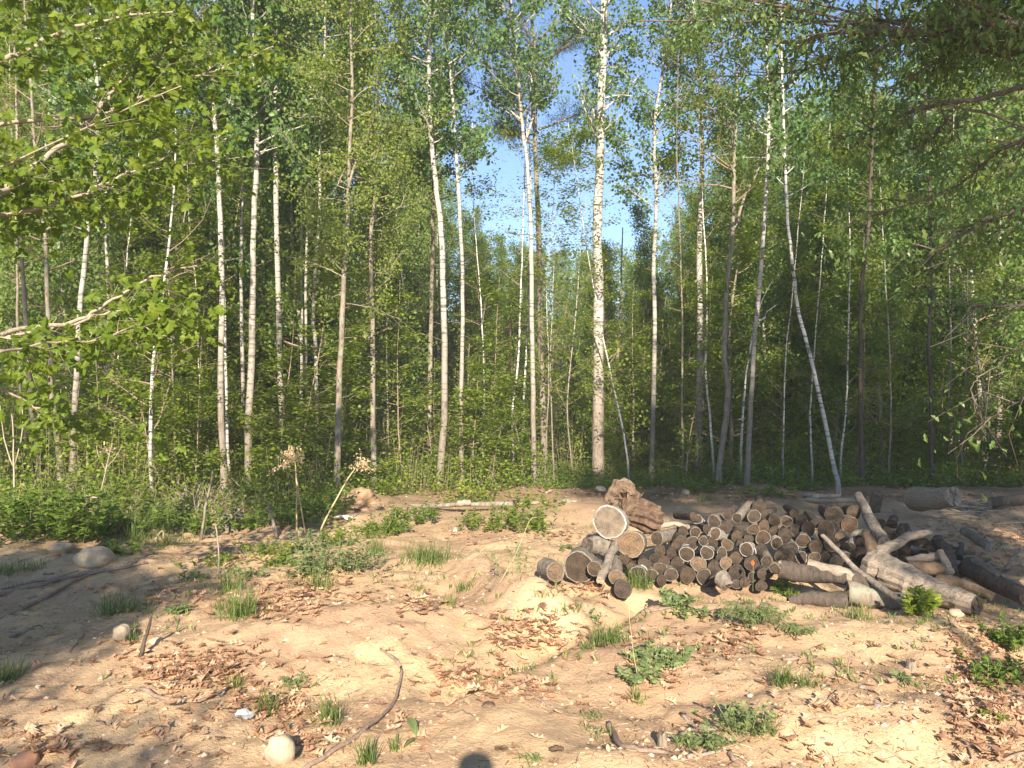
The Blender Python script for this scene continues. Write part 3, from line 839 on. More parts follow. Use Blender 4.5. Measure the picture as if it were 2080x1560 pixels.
scatter(34, 15.2, 20.5, pickA, "background_tree", "x|leafy background tree", "tree", "trees deep in the woods", 13, .8, 1.15,
        excl=lambda x, y: 930 < px_of(x, y) < 1360)
scatter(46, 11.9, 13.8, pickS, "leafy_sapling", "x|leafy front sapling", "sapling", "saplings of the undergrowth", 3, .6, 1.25,
        excl=lambda x, y: y < front_edge(px_of(x, y)) + .5)
# far-off woods on the slope that read as one mass
def mass(name, n, y0, y1, hmax, size, mat, seed):
    y = y0 + (y1 - y0) * RNG.random(n); x = RNG.uniform(-.78, .78, n) * y; g = height(x, y)
    lim = np.array([skyline(p) for p in px_of(x, y)]) * y + CAMZ - g
    h = np.minimum(hmax * (.6 + .9 * (vnoise(x * .25, y * .25, seed) + .5)), lim * .95)
    z = g + h * RNG.random(n) ** .9
    keep = (vnoise(x * .5 + seed, z * .6 + y * .3, seed + 2) + .5 * vnoise(x * 1.4, z * 1.5 + y, seed + 3) > -.16) & (h > .5)
    pos = np.stack([x, y, z], 1)[keep]; k = len(pos)
    X = unit(k); X[:, 2] -= .3
    rv = np.clip(.5 + vnoise(pos[:, 0] * .6, pos[:, 2] * .6, seed + 5) * .9 + RNG.normal(0, .18, k), 0, 1)
    tag(MB().add(*inst(LEAF2[0], LEAF2[1], pos, X, unit(k) + [0, -.3, .5], size * RNG.uniform(.6, 1.3, k)), r=np.repeat(rv, 2)).build(name, mat), kind="stuff")
mass("far_woods", 80000, 24, 48, 4.5, .15, M['aspen_far'], 61)
mass("far_woods_edge", 60000, 44, 75, 8.0, .24, M['aspen_far'], 71)
mass("understory_foliage", 90000, 15.5, 27, 3.2, .085, M['under'], 81)

# ------------------------------------------------------------------ undergrowth along the edge of the woods (nobody could count it)
def brush(name, n, xy, hgt, size, mat, stems=True, tm=LEAF2, flat=.6):
    fb = MB(); x, y, dens = xy
    g = height(x, y)
    z = g + hgt * RNG.random(len(x)) ** .8
    pos = np.stack([x, y, z], 1)
    X = unit(len(x)); X[:, 2] *= .4
    N = unit(len(x)); N[:, 2] += 1.2
    fb.add(*inst(tm[0], tm[1], pos, X, N, size * RNG.uniform(.6, 1.3, len(x))), r=np.repeat(np.clip(dens + RNG.normal(0, .22, len(x)), 0, 1), len(tm[1])))
    if stems:
        k = RNG.choice(len(x), len(x) // 60, replace=False)
        A = np.stack([x[k], y[k], g[k] - .03], 1); B = A + np.stack([RNG.normal(0, .12, len(k)), RNG.normal(0, .12, len(k)), hgt[k] * RNG.uniform(.6, 1.25, len(k))], 1)
        sb = MB().add(*segs(A, B, .004, .0015)); fb.add(sb.V[0], sb.F[0], m=1)
    o = fb.build(name, [mat, M['stick']])
    return tag(o, kind="stuff")

def _fe(px):
    return np.interp(px, [-400, 0, 300, 480, 640, 760, 1000, 1130, 1250, 1500, 1900, 2400], [8.4, 8.6, 9.0, 9.6, 10.2, 11.6, 11.9, 12.6, 13.3, 13.2, 13.2, 12.5])
def brush_pts(n, ydepth, y1, hmax, seed):
    y = 8.3 + (y1 - 8.3) * RNG.random(n * 3) ** .75
    x = RNG.uniform(-.8, .8, n * 3) * y
    fe = front_edge(px_of(x, y))
    cl = vnoise(x * .9, y * .9, seed) + .6 * vnoise(x * 2.6, y * 2.6, seed + 1)
    keep = (y > fe + .8 * vnoise(x * 1.4, y * 1.4, 12)) & (cl > -.12 - .25 * RNG.random(n * 3)) & (y < fe + ydepth)
    x, y, cl, fe = x[keep][:n], y[keep][:n], cl[keep][:n], fe[keep][:n]
    h = hmax * (.25 + .75 * sstep(0, 1.6, y - fe)) * np.clip(.45 + 1.6 * (cl + .15), .15, 1.3)
    return (x, y, np.clip(.45 + cl * .5, 0, 1)), h
xy, h = brush_pts(92000, 7.0, 19, 1.0, 31)
brush("undergrowth", 0, xy, h, .052, M['under'])
kx = RNG.uniform(-7.4, -3.2, 140); ky = RNG.uniform(8.8, 11.5, 140); A = np.stack([kx, ky, height(kx, ky)], 1)
B = A + np.stack([RNG.normal(0, .25, 140), RNG.normal(0, .2, 140), RNG.uniform(.1, .5, 140)], 1)
tag(MB().add(*segs(A, B, .004, .0015), r=.4).build("dry_stalks", M['twig']), kind="stuff")
xy, h = brush_pts(40000, 3.0, 15, .45, 41)
brush("ground_cover", 0, xy, h, .045, M['shrub'])

# ------------------------------------------------------------------ the two near trees whose branches reach into the picture
def near_tree(name, label, cat, base, hgt, r, bk, twm, leafm, branches, tmpls, size, nleaf_part, label_b, per, spread, extra, hang, trunkmat, droop=.2):
    g = gz(*base)
    e = empty(name, (base[0], base[1], g - .1), label, cat)
    off = np.array([base[0], base[1], g - .1])
    P = smooth_path([off, off + [.1, .05, hgt * .35], off + [-.05, .2, hgt * .7], off + [.1, .1, hgt]], 5, .01)
    R = np.linspace(r * 1.15, r * .35, len(P))
    V, F = tube(P, R, 14, noise=.1); MB().add(V - off, F).build("trunk", trunkmat, e, smooth=True)
    leafpos = []
    allb = list(branches) + list(extra)
    for bi, (pts, rp) in enumerate(allb):
        W_ = [np.array(at(x, y, D)) for x, y, D in pts] if len(pts[0]) == 3 and bi < len(branches) else [np.array(p) for p in pts]
        # reach back to the trunk outside the frame
        start = W_[0]
        if bi < len(branches) and abs(start[0]) > .45 * start[1]:
            tz = max(start[2] - .5, g + 1.0)
            W_ = [np.array([base[0], base[1] + .1, tz]), start * .35 + np.array([base[0], base[1], tz + .15]) * .65] + W_
        Q = smooth_path(W_, 4, .006)
        r0 = rp * .5 / FPX * Q[-1][1] * 1.0 if bi < len(branches) else rp
        rads = np.linspace(r0 * 1.25, r0 * .4, len(Q))
        mb = MB().add(*tube(Q, rads, 7, noise=.06, cap=False))
        nt = int(np.linalg.norm(np.diff(Q, axis=0), axis=1).sum() * (9 if start[2] > 2.0 else 3)) + 3
        thin_ = .6 if cat == 'tree' and leafm is M['maple'] else 1
        ii = RNG.integers(int(len(Q) * .25), len(Q) - 1, nt)
        d = Q[np.minimum(ii + 1, len(Q) - 1)] - Q[ii - 1]; d /= np.linalg.norm(d, axis=1)[:, None] + 1e-9
        A = Q[ii]; L = RNG.uniform(.12, .5, nt)
        Mid = A + (d * .75 + unit(nt) * .65) * (L * .5)[:, None]
        B = Mid + (d * .7 + unit(nt) * .55 - np.array([0, 0, droop])) * (L * .5)[:, None]
        mb.add(*segs(A, Mid, .0045 * thin_, .003 * thin_)); mb.add(*segs(Mid, B, .003 * thin_, .0015 * thin_))
        mb.V = [np.concatenate(mb.V) - off]; 
        mb.build("branch", twm, e, smooth=True)
        leafpos.append(np.stack([A, Mid], 1)); leafpos.append(np.stack([Mid, B], 1)); leafpos.append(np.stack([B, B + (B - Mid) * .25], 1))
    tw = np.concatenate(leafpos)
    pq = 800 - FPX * (tw[:, 0, 2] - CAMZ) / tw[:, 0, 1]; tw = tw[(pq < 560) | (tw[:, 0, 0] < 0) | (RNG.random(len(tw)) < .10)]
    w = np.clip(RNG.normal(1, 1.0, len(tw)), 0, 3.2)
    idx = np.repeat(np.arange(len(tw)), (per * w).astype(int)); k = len(idx)
    t = RNG.random(k)[:, None]
    pos = tw[idx, 0] * (1 - t) + tw[idx, 1] * t + RNG.normal(0, spread, (k, 3)) - np.array([0, 0, spread * .5])
    X = unit(k) * .8; X[:, 2] -= hang
    N = unit(k); N[:, 2] += .9; N[:, 1] -= .5
    s = size * RNG.uniform(.35, 1.3, k)
    rv = np.clip(RNG.random(len(tw))[idx] * .5 + RNG.random(k) * .5, 0, 1)
    px = 1040 + FPX * pos[:, 0] / pos[:, 1]; py = 800 - FPX * (pos[:, 2] - CAMZ) / pos[:, 1]
    vis = (px > 0) & (px < 2080) & (py > 0) & (py < 1560) & (pos[:, 1] > .5)
    order = np.argsort(np.where(vis, -s / np.maximum(.5, pos[:, 1]), 1))
    single = order[:nleaf_part]; rest = order[nleaf_part:]
    lib = [MB().add(tm[0], tm[1], r=q).mesh("leaf", leafm) for tm in tmpls for q in (.15, .4, .65, .9)]
    for i in single:
        Xi = X[i] / np.linalg.norm(X[i]); Yi = np.cross(N[i], Xi); Yi /= np.linalg.norm(Yi); Zi = np.cross(Xi, Yi)
        o = part("leaf", lib[RNG.integers(0, len(lib))], e)
        Mx = Matrix(((Xi[0], Yi[0], Zi[0]), (Xi[1], Yi[1], Zi[1]), (Xi[2], Yi[2], Zi[2]))) * float(s[i])
        o.matrix_local = Matrix.Translation(pos[i] - off) @ Mx.to_4x4()
    fb = MB()
    for j, tm in enumerate(tmpls):
        q = rest[j::len(tmpls)]
        fb.add(*inst(tm[0], tm[1], pos[q] - off, X[q], N[q], s[q]), r=np.repeat(rv[q], len(tm[1])))
    fb.build("foliage", leafm, e, kind="stuff")
    return e

MB1 = [
 ([(-60, 150, 4.4), (0, 126, 4.6), (44, 106, 4.7), (101, 76, 4.8), (158, 56, 4.9), (236, 35, 5), (290, 29, 5.1), (357, 24, 5.2)], 9),
 ([(-60, 420, 4.0), (0, 392, 4.3), (37, 362, 4.5), (101, 313, 4.7), (151, 266, 4.9), (199, 227, 5.0), (215, 199, 5.1), (249, 165, 5.2), (276, 135, 5.3), (323, 111, 5.4), (357, 81, 5.4), (400, 40, 5.5)], 10),
 ([(188, 232, 4.95), (229, 222, 5.1), (269, 205, 5.2), (313, 188, 5.3), (370, 165, 5.4), (421, 148, 5.5), (488, 125, 5.7), (555, 94, 5.8)], 6),
 ([(-60, 440, 4.3), (0, 437, 4.5), (54, 431, 4.6), (101, 416, 4.7), (135, 404, 4.8), (175, 390, 4.8), (215, 370, 4.9), (269, 347, 5.0), (323, 325, 5.1), (380, 300, 5.2)], 8),
 ([(-60, 690, 4.2), (0, 680, 4.4), (84, 663, 4.6), (148, 656, 4.7), (199, 628, 4.8), (236, 604, 4.9), (279, 581, 5.0), (340, 549, 5.1), (400, 540, 5.2)], 9),
 ([(-40, 730, 4.0), (44, 707, 4.2), (135, 693, 4.4), (188, 692, 4.5), (256, 668, 4.6)], 6),
 ([(148, 656, 4.7), (195, 639, 4.8), (249, 631, 4.9), (283, 624, 4.9), (337, 628, 5.0), (380, 638, 5.1)], 5),
 ([(3, 685, 4.3), (67, 729, 4.4), (111, 772, 4.5), (135, 789, 4.5)], 5),
 ([(-60, 760, 4.6), (0, 786, 4.7), (57, 816, 4.8), (125, 846, 4.9), (185, 853, 5.0), (246, 852, 5.1)], 6)]
rr_ = random.Random(3)
ex = []
for i in range(15):                           # more of the crown: beyond the branches one can trace, up and out of the frame
    a = rr_.uniform(-1.0, 1.25); z = rr_.uniform(2.6, 6.6); L = rr_.uniform(1.3, 2.6)
    b = np.array([-4.0, 4.7, z]); d = np.array([math.cos(a), math.sin(a), rr_.uniform(-.05, .35)])
    ex.append(([b, b + d * L * .5, b + d * L + np.array([0, 0, .12])], .007))
near_tree("maple_tree", "near maple at left whose thin branches and bright lobed leaves hang into the picture", "tree", (-4.05, 4.6), 7.5, .13, None, M['twig'], M['maple'],
          MB1, MAPLE, .062, 300, None, 4.4, .085, ex, .55, M['bark_grey'])
OB = [
 ([(2160, 40, 4.4), (2080, 48, 4.4), (2013, 50, 4.4), (1972, 38, 4.5), (1932, 57, 4.5), (1851, 67, 4.6), (1767, 64, 4.7), (1666, 72, 4.8), (1626, 84, 4.9), (1555, 81, 5.0)], 15),
 ([(2036, 54, 4.4), (1980, 78, 4.5), (1930, 110, 4.6), (1880, 140, 4.7), (1800, 190, 4.8)], 6),
 ([(1900, 74, 4.6), (1821, 87, 4.7), (1767, 104, 4.8), (1713, 114, 4.9), (1669, 128, 5.0), (1616, 145, 5.1), (1525, 156, 5.2), (1444, 155, 5.3)], 5),
 ([(2160, 165, 4.2), (2080, 178, 4.3), (2020, 193, 4.4), (1959, 207, 4.5), (1885, 215, 4.6), (1841, 229, 4.7), (1791, 259, 4.8), (1743, 269, 4.9), (1700, 281, 5.0)], 10),
 ([(1945, 212, 4.5), (1918, 249, 4.6), (1892, 283, 4.7), (1851, 306, 4.8)], 5),
 ([(2160, 260, 4.0), (2080, 283, 4.1), (2036, 300, 4.2), (2003, 330, 4.3), (1979, 353, 4.4), (1935, 380, 4.5), (1851, 414, 4.7), (1767, 437, 4.8)], 9),
 ([(2160, 400, 4.0), (2080, 424, 4.1), (2020, 444, 4.2), (1976, 464, 4.3), (1919, 501, 4.4), (1885, 520, 4.5)], 9),
 ([(2160, 610, 4.4), (2080, 618, 4.4), (2020, 622, 4.5), (1976, 628, 4.5)], 6),
 ([(2110, 680, 4.0), (2077, 702, 4.0), (2036, 735, 4.1), (1990, 765, 4.1), (1973, 790, 4.1), (1985, 822, 4.1)], 4),
 ([(2120, 785, 3.8), (2080, 806, 3.8), (2046, 833, 3.9), (2003, 850, 4.0)], 5)]
ex = []
for i in range(24):
    a = math.pi - rr_.uniform(-.9, 1.2); z = rr_.uniform(3.4, 7.0); L = rr_.uniform(1.3, 3.0)
    if i < 14: a = math.pi - rr_.uniform(-.5, .3); z = rr_.uniform(3.6, 4.6); L = rr_.uniform(2.4, 3.4)
    b = np.array([4.1, 4.9, z]); d = np.array([math.cos(a), math.sin(a), rr_.uniform(.0, .3)])
    ex.append(([b, b + d * L * .5, b + d * L + np.array([0, 0, .05])], .012))
near_tree("oak_tree", "near oak at right, dark limbs with small drooping young leaves in the upper right corner", "tree", (4.15, 4.9), 8.5, .2, None, M['twig_dark'], M['oak'],
          OB, [YOAK], .055, 300, None, 6.5, .08, ex, .9, M['bark_dark'], droop=.35)

# trees standing behind the photographer; their crowns shade the left foreground and the right side
for x, y, s, tp in ((-2.75, -4.7, .95, TPL_SH), (-4.4, -5.2, 1.05, TPL_SH), (-3.3, -5.5, 1.0, TPL_SH), (-3.9, -4.4, 1.0, TPL_SH), (-6.1, -4.9, 1.1, TPL_SH), (5.1, -4.6, 1.25, TPL_SH), (7.2, -3.5, 1.1, TPL_SH), (5.0, -.8, .95, TPL_SH), (-6.9, -6, 1.0, TPL_T[1]), (5.6, -4.6, .92, TPL_T[0]), (8.2, -5.4, 1.0, TPL_T[1]),
                    (6.3, -6.2, 1.0, TPL_T[1]), (7.7, -6.9, 1.0, TPL_T[0]), (9.0, -4.0, .95, TPL_T[0]), (4.9, -7.0, .95, TPL_T[0]), (10.2, -6.8, 1.05, TPL_T[1]), (7.0, -8.5, 1.05, TPL_T[0]), (10.5, -4.5, 1.0, TPL_T[0]), (9.4, -9.5, 1.1, TPL_T[1]), (3.4, -7.5, .95, TPL_T[1]), (-10, -7, 1.0, TPL_T[0])):
    e = empty("roadside_tree", (x, y, gz(x, y) - .05), "leafy tree behind the photographer, its shade falling on the sandy clearing", "tree", "trees behind the photographer", share=True)
    e.scale = (s, s, s); part("trunk", tp[0], e); part("crown", tp[1], e)

# ------------------------------------------------------------------ the woodpile
def log_mesh(r, L, n=18, wob=.07, lip=True, taper=.93, birch=False):
    th = np.linspace(0, 2 * np.pi, n, endpoint=False); ph = RNG.random() * 6
    ro = r * (1 + wob * (.6 * np.cos(2 * th + ph) + .4 * np.cos(3 * th + 2 * ph)) + RNG.normal(0, .018, n))
    zs = np.array([0, .012, .05, .3, .55, .8, 1.0]) * 1.0
    zs[:3] = [0, .008, .03]; zs[3:] = L * np.array([.3, .55, .8, 1.0])
    V = []
    for i, z in enumerate(zs):
        k = 1 - (1 - taper) * z / L
        rr = ro * k * (1 + RNG.normal(0, .022, n) * (1 if i > 1 else .6))
        zz = z + (RNG.normal(0, .004, n) if i == 0 else 0)
        V.append(np.stack([np.cos(th) * rr, np.sin(th) * rr, np.broadcast_to(zz, (n,))], 1))
    inner = ro * .915
    V.insert(0, np.stack([np.cos(th) * inner, np.sin(th) * inner, np.full(n, .004)], 1))   # bark lip
    m = len(V); V = np.concatenate(V)
    i = np.arange(m - 1)[:, None] * n; j = np.arange(n)[None]; j2 = (j + 1) % n
    a0 = (i + j).ravel(); a1 = (i + j2).ravel(); b0 = a0 + n; b1 = (i + j2 + n).ravel()
    F = np.concatenate([np.stack([a0, b1, a1], 1), np.stack([a0, b0, b1], 1)])
    bk = MB().add(V, F)
    def face(z, k, flip):
        rg = [(.97, 0), (.6, .6), (0, 1)]
        A = np.stack([np.cos(th) * inner * k * 1.01, np.sin(th) * inner * k * 1.01, np.full(n, z)], 1)
        B = np.stack([np.cos(th) * inner * k * .5, np.sin(th) * inner * k * .5, z + RNG.normal(0, r * .012, n)], 1)
        C = np.array([[0, 0, z]])
        VV = np.concatenate([A, B, C]); jj = np.arange(n); j2 = (jj + 1) % n
        FF = np.concatenate([np.stack([jj, jj + n, j2], 1), np.stack([j2, jj + n, j2 + n], 1), np.stack([jj + n, np.full(n, 2 * n), j2 + n], 1)])
        if flip: FF = FF[:, ::-1]
        return MB().add(VV, FF)
    return bk, face(.006, 1, False), face(L - .004, taper * 1.08, True)

def put_log(name, label, p0, p1, r, bk, cm, group=None, peel=False, wob=.07):
    p0 = Vector(p0); p1 = Vector(p1); d = p1 - p0; L = d.length
    q = d.to_track_quat('Z', 'Y')
    e = empty(name, p0, label, "log", group); e.rotation_mode = 'QUATERNION'; e.rotation_quaternion = q
    b, f0, f1 = log_mesh(r, L, wob=wob, taper=RNG.uniform(.8, 1.0))
    b.build("bark", bk, e, smooth=True); f0.build("cut_face", cm, e); f1.build("cut_face", cm, e)
    if peel:
        pb = MB(); k = 9
        for _ in range(k):
            a = RNG.uniform(0, 6.28); z = RNG.uniform(0, .1)
            w = RNG.uniform(.2, .55)
            aa = np.linspace(a, a + w * 2, 5); rr = r * (1.03 + np.linspace(0, .35, 5) * RNG.uniform(.2, 1))
            V = np.concatenate([np.stack([np.cos(aa) * rr, np.sin(aa) * rr, np.full(5, z - .012)], 1), np.stack([np.cos(aa) * rr, np.sin(aa) * rr, np.full(5, z + RNG.uniform(.03, .08))], 1)])
            F = [[i, i + 1, i + 6] for i in range(4)] + [[i, i + 6, i + 5] for i in range(4)]
            pb.add(V, F, r=RNG.random())
        pb.build("peeling_bark", M['peel'], e, kind="stuff")
    return e

C3 = lambda X, Y: (1080 + X / 4.16, 960 + Y / 4.16)
C4 = lambda X, Y: (1540 + X / 3.852, 960 + Y / 3.852)
def pile_depth(py): return 6.42 + (1190 - py) / 150 * .85
# (X, Y, radius in crop pixels, kind, tail)   kinds: '' grey-brown, w birch, l pale, d dark
P3 = [(1055, 558, 56, '', (1205, 515)), (1085, 658, 46, ''), (1180, 690, 42, '', (1190, 600)), (1120, 752, 46, 'd'), (1035, 730, 42, ''), (1090, 810, 52, ''),
 (955, 775, 52, ''), (1230, 775, 56, ''), (1310, 690, 62, 'w'), (1360, 595, 55, ''), (1265, 578, 50, 'd'), (1450, 580, 38, ''), (1400, 395, 40, 'w', (1482, 475)),
 (1372, 372, 36, 'd'), (1540, 415, 54, ''), (1550, 515, 48, 'w', (1645, 562)), (1660, 350, 46, 'd'), (1735, 387, 43, 'g', (1835, 270)), (1645, 460, 50, 'd'),
 (1735, 540, 46, 'd'), (1655, 610, 50, ''), (1480, 680, 56, 'w'), (1610, 675, 43, 'w'), (1410, 775, 64, 'l'), (1545, 805, 58, ''), (1640, 765, 52, 'l'), (1730, 722, 55, ''),
 (1815, 652, 58, 'w'), (1880, 370, 55, ''), (1930, 282, 48, 'd'), (1875, 480, 46, ''), (1965, 450, 48, ''), (1975, 357, 40, 'd'), (1955, 550, 60, ''), (2052, 400, 48, 'd'),
 (2050, 500, 46, 'd'), (1985, 752, 48, ''), (1862, 770, 62, 'd'), (1735, 850, 68, 'd'), (1965, 857, 54, ''), (2050, 812, 46, ''), (1455, 882, 64, ''), (1320, 870, 68, 'd'),
 (1180, 865, 56, ''), (1010, 875, 56, ''), (1100, 912, 44, ''), (1868, 882, 42, ''), (1730, 945, 38, ''), (1940, 958, 46, 'd'), (1280, 498, 42, ''), (1382, 508, 46, ''),
 (1940, 648, 48, 'd'), (1800, 930, 42, 'd'), (780, 730, 45, '', (905, 705)), (837, 790, 35, ''), (900, 850, 60, 'w'), (1585, 720, 30, 'd'), (1490, 480, 40, 'd'), (1770, 600, 40, 'd'),
 (1560, 910, 50, ''), (1640, 900, 44, 'd'), (1835, 560, 38, 'd'), (1530, 590, 42, 'd'), (1210, 620, 36, 'd')]
P4 = [(130, 370, 48, ''), (222, 382, 44, ''), (285, 320, 36, 'd'), (340, 375, 47, 'd'), (128, 465, 42, ''), (212, 487, 52, ''), (300, 450, 44, ''), (395, 440, 54, 'd'), (448, 398, 36, 'd'),
 (148, 556, 48, 'w'), (262, 590, 50, 'w'), (352, 536, 54, ''), (452, 580, 54, 'd'), (532, 447, 68, ''), (590, 338, 66, 'd'), (715, 410, 63, 'l'), (748, 310, 54, 'd'), (645, 502, 42, 'o'),
 (710, 575, 46, 'l'), (577, 562, 60, 'd'), (64, 690, 48, ''), (205, 655, 70, 'd'), (340, 665, 46, 'w'), (440, 672, 48, ''), (526, 667, 40, 'd'), (612, 700, 50, 'd'), (130, 750, 42, ''),
 (745, 632, 25, 'l'), (45, 792, 50, ''), (1005, 460, 35, 'd'), (1052, 500, 38, ''), (1280, 540, 37, 'o'), (1292, 592, 28, 'l'), (1297, 634, 34, ''), (1140, 610, 44, ''), (1045, 405, 38, 'd'),
 (952, 402, 42, 'd'), (800, 560, 46, 'd'), (815, 650, 56, 'd'), (690, 660, 38, ''), (865, 560, 44, 'd'), (1215, 560, 36, 'd'), (1220, 625, 34, ''), (1350, 600, 38, 'd'), (1385, 560, 40, 'd'), (1570, 668, 30, ''), (1620, 778, 34, 'l'),
 (1080, 560, 38, 'd'), (890, 650, 40, 'd'), (985, 560, 36, 'd'), (1110, 470, 34, 'd'), (1180, 500, 36, 'd')]
items = []
for src, f, sc in ((P3, C3, 4.16), (P4, C4, 3.852)):
    for it in src:
        X, Y, r, k = it[:4]; px, py = f(X, Y)
        tail = f(*it[4]) if len(it) > 4 else None
        items.append([px, py, r / sc, k, tail])
items.sort(key=lambda t: t[1])
nb = 7; bands = [items[i * len(items) // nb:(i + 1) * len(items) // nb] for i in range(nb)]
BN = ["top row", "second row down", "third row down", "middle row", "third row up", "second row up", "bottom row"]
ORD = ["first", "second", "third", "fourth", "fifth", "sixth", "seventh", "eighth", "ninth", "tenth", "eleventh", "twelfth", "13th", "14th", "15th", "16th", "17th", "18th", "19th", "20th"]
for bn, bd in zip(BN, bands):
    bd.sort(key=lambda t: t[0])
    for i, (px, py, r, k, tail) in enumerate(bd):
        D = pile_depth(py) + RNG.uniform(-.08, .08)
        if px > 1780: D += .25
        p0 = at(px, py, D)
        if tail:
            p1 = at(tail[0], tail[1], D + .42)
        else:
            L = RNG.uniform(.42, .62)
            p1 = p0 + Vector((p0.x / p0.y * .85 + RNG.normal(0, .10), 1, RNG.normal(-.09, .05))) * L
        kd = {'': 'grey-brown', 'w': 'white birch-barked', 'l': 'pale-faced', 'd': 'dark', 'o': 'orange-faced', 'g': 'long grey'}[k]
        szn = 'thin' if r < 9.8 else ('thick' if r > 13 else 'medium')
        bm = {'w': M['bark_birch'], 'd': M['bark_dark'], 'g': M['bark_grey'], 'l': M['bark_brown'], 'o': M['bark_brown'], '': M[['bark_brown', 'bark_grey', 'bark_dark'][RNG.integers(0, 3)]]}[k]
        put_log("log", f"{szn} {kd} log, {ORD[i]} from left in the {bn} of the woodpile", p0, p1, r * D / FPX * 1.01, bm,
                M['cut_light'] if k in 'lo' and k else M['cut'], "logs of the woodpile", peel=(k == 'w'), wob=RNG.uniform(.06, .2))
# hidden fillers keep the gaps of the pile dark with wood, as in the photo
def full_log(name, lab, px, py, r, D, tail, D2, bk, cm, group=None, wob=.06, peel=False):
    return put_log(name, lab, at(px, py, D), at(tail[0], tail[1], D2), r * D / FPX, bk, cm, group, peel, wob)
full_log("log", "big sunlit sawn round with ring lines and pale bark, set on edge", *C3(655, 418), 34, 6.75, C3(700, 405), 7.0, M['bark_birch'], M['cut_big'], "big rounds left of the woodpile")
full_log("log", "big dull brown round half sunk in the sand beside the small lying round", *C3(400, 800), 32, 6.5, C3(440, 745), 6.85, M['bark_grey'], M['cut'], "big rounds left of the woodpile")
full_log("log", "leftmost short round lying tilted in the sand", *C3(205, 838), 20, 6.45, C3(115, 800), 6.7, M['bark_grey'], M['cut_light'], "big rounds left of the woodpile")
full_log("log", "orange round with a rotten hole at its heart under the big ringed round", *C3(833, 602), 28, 6.7, C3(870, 590), 7.1, M['bark_brown'], M['cut_light'], "big rounds left of the woodpile", wob=.1)
full_log("log", "small plain log end leaning on the half sunk round", *C3(530, 812), 15, 6.36, C3(570, 790), 6.7, M['bark_grey'], M['cut'])
full_log("log", "log end pointing at the camera under the knotted limb", *C3(710, 882), 15, 6.33, C3(712, 745), 6.85, M['bark_brown'], M['cut_light'])
full_log("log", "cracked grey log end half buried in front of the grass tuft by the pile", *C3(770, 985), 18.5, 6.15, C3(750, 960), 6.5, M['bark_dark'], M['cut'])
full_log("log", "dark-topped log with heavy bark on the crest of the pile", *C4(600, 330), 17, 7.2, C4(580, 300), 7.6, M['bark_dark'], M['cut'], None)

def lying(name, label, pts, rp, mat, endmat=None, noise=.12, n=12, ridge=0., cat="log", fine=3, group=None, endname="broken_end", cut=False):
    """log, limb or stick given by (px, py, D) points and its radius in photograph pixels at each end"""
    Q = smooth_path([at(*p) for p in pts], fine, .004 if cat != "stick" else .003)
    r0, r1 = (rp if isinstance(rp, tuple) else (rp, rp * .75))
    D0, D1 = pts[0][2], pts[-1][2]
    R = np.linspace(r0 * D0, r1 * D1, len(Q)) / FPX
    off = Q[0].copy()
    V, F = tube(Q - off, R, n, noise=noise, cap=False, freq=.9, ridge=ridge, nridge=11)
    e = empty(name, off, label, cat, group)
    MB().add(V, F).build("bark" if cat in ("log", "limb") else "stem", mat, e, smooth=ridge == 0)
    for s, (i0, i1, c) in enumerate(((0, n, Q[0] - off), (len(V) - n, len(V), Q[-1] - off))):
        ring = V[i0:i1]
        cc = c + (RNG.normal(0, .2, 3) * R[0] if not cut else 0)
        W2 = np.vstack([ring, ring * .5 + cc * .5 + (RNG.normal(0, R[0] * .12, ring.shape) if not cut else 0), cc[None]])
        jj = np.arange(n); j2 = (jj + 1) % n
        FF = np.concatenate([np.stack([jj, jj + n, j2], 1), np.stack([j2, jj + n, j2 + n], 1), np.stack([jj + n, np.full(n, 2 * n), j2 + n], 1)])
        if cat in ("log", "limb"): MB().add(W2, FF).build(endname, endmat or mat, e)
        else:
            pass
    return e
def c4(X, Y, D): return (*C4(X, Y), D)
def c3(X, Y, D): return (*C3(X, Y), D)
L_ = lying
L_("log", "deeply furrowed reddish block of bark leaning against the big ringed round", [c3(800, 315, 6.95), c3(900, 345, 7.05), c3(1030, 385, 7.15)], (27, 29), M['bark_red'], M['rot'], .045, 66, .10, fine=3)
L_("rotten_log", "arched rotten wood chunk perched on top of the furrowed block", [c3(672, 270, 6.95), c3(676, 200, 6.95), c3(725, 135, 6.98), c3(800, 128, 7.0), c3(860, 180, 7.0), c3(880, 225, 7.0)], (10, 12), M['rot'], M['rot'], .75, 20, ridge=.12, cat="log")
L_("weathered_log", "grey weathered cap of wood lying over the rotten arch", [c3(700, 125, 7.12), c3(780, 102, 7.12), c3(850, 140, 7.12)], (12, 10), M['bark_grey'], M['rot'], .4, 14)
L_("log", "dark hollow gnarled log lying behind the half sunk round", [c3(465, 625, 6.7), c3(560, 610, 6.8), c3(650, 640, 6.85)], (15, 20), M['bark_grey'], M['bark_dark'], .2, 18)
L_("knotted_limb", "knotted grey limb slanting down between the orange round and the half sunk round", [c3(705, 600, 6.75), c3(665, 700, 6.6), c3(630, 800, 6.45), c3(575, 905, 6.3)], (9, 9.5), M['bark_grey'], M['wood'], .3, 12, cat="limb")
L_("limb", "long splintered grey piece lying flat above the first pile logs", [c3(960, 520, 7.1), c3(1060, 460, 7.2), c3(1200, 435, 7.25), c3(1330, 460, 7.2)], (6, 5), M['wood_x'], M['wood'], .2, 8, cat="limb")
L_("log", "barky chunk of log lying low in front of the pile's middle", [c3(1590, 880, 6.2), c3(1660, 960, 6.1)], (17, 12), M['bark_grey'], M['rot'], .15, 14)
L_("log", "dark bark-covered log lying sideways in front of the pile with sunlit top", [c4(170, 755, 6.25), c4(330, 790, 6.2), c4(600, 800, 6.1), c4(890, 880, 5.95)], (19, 17), M['bark_dark'], M['wood'], .12, 18)
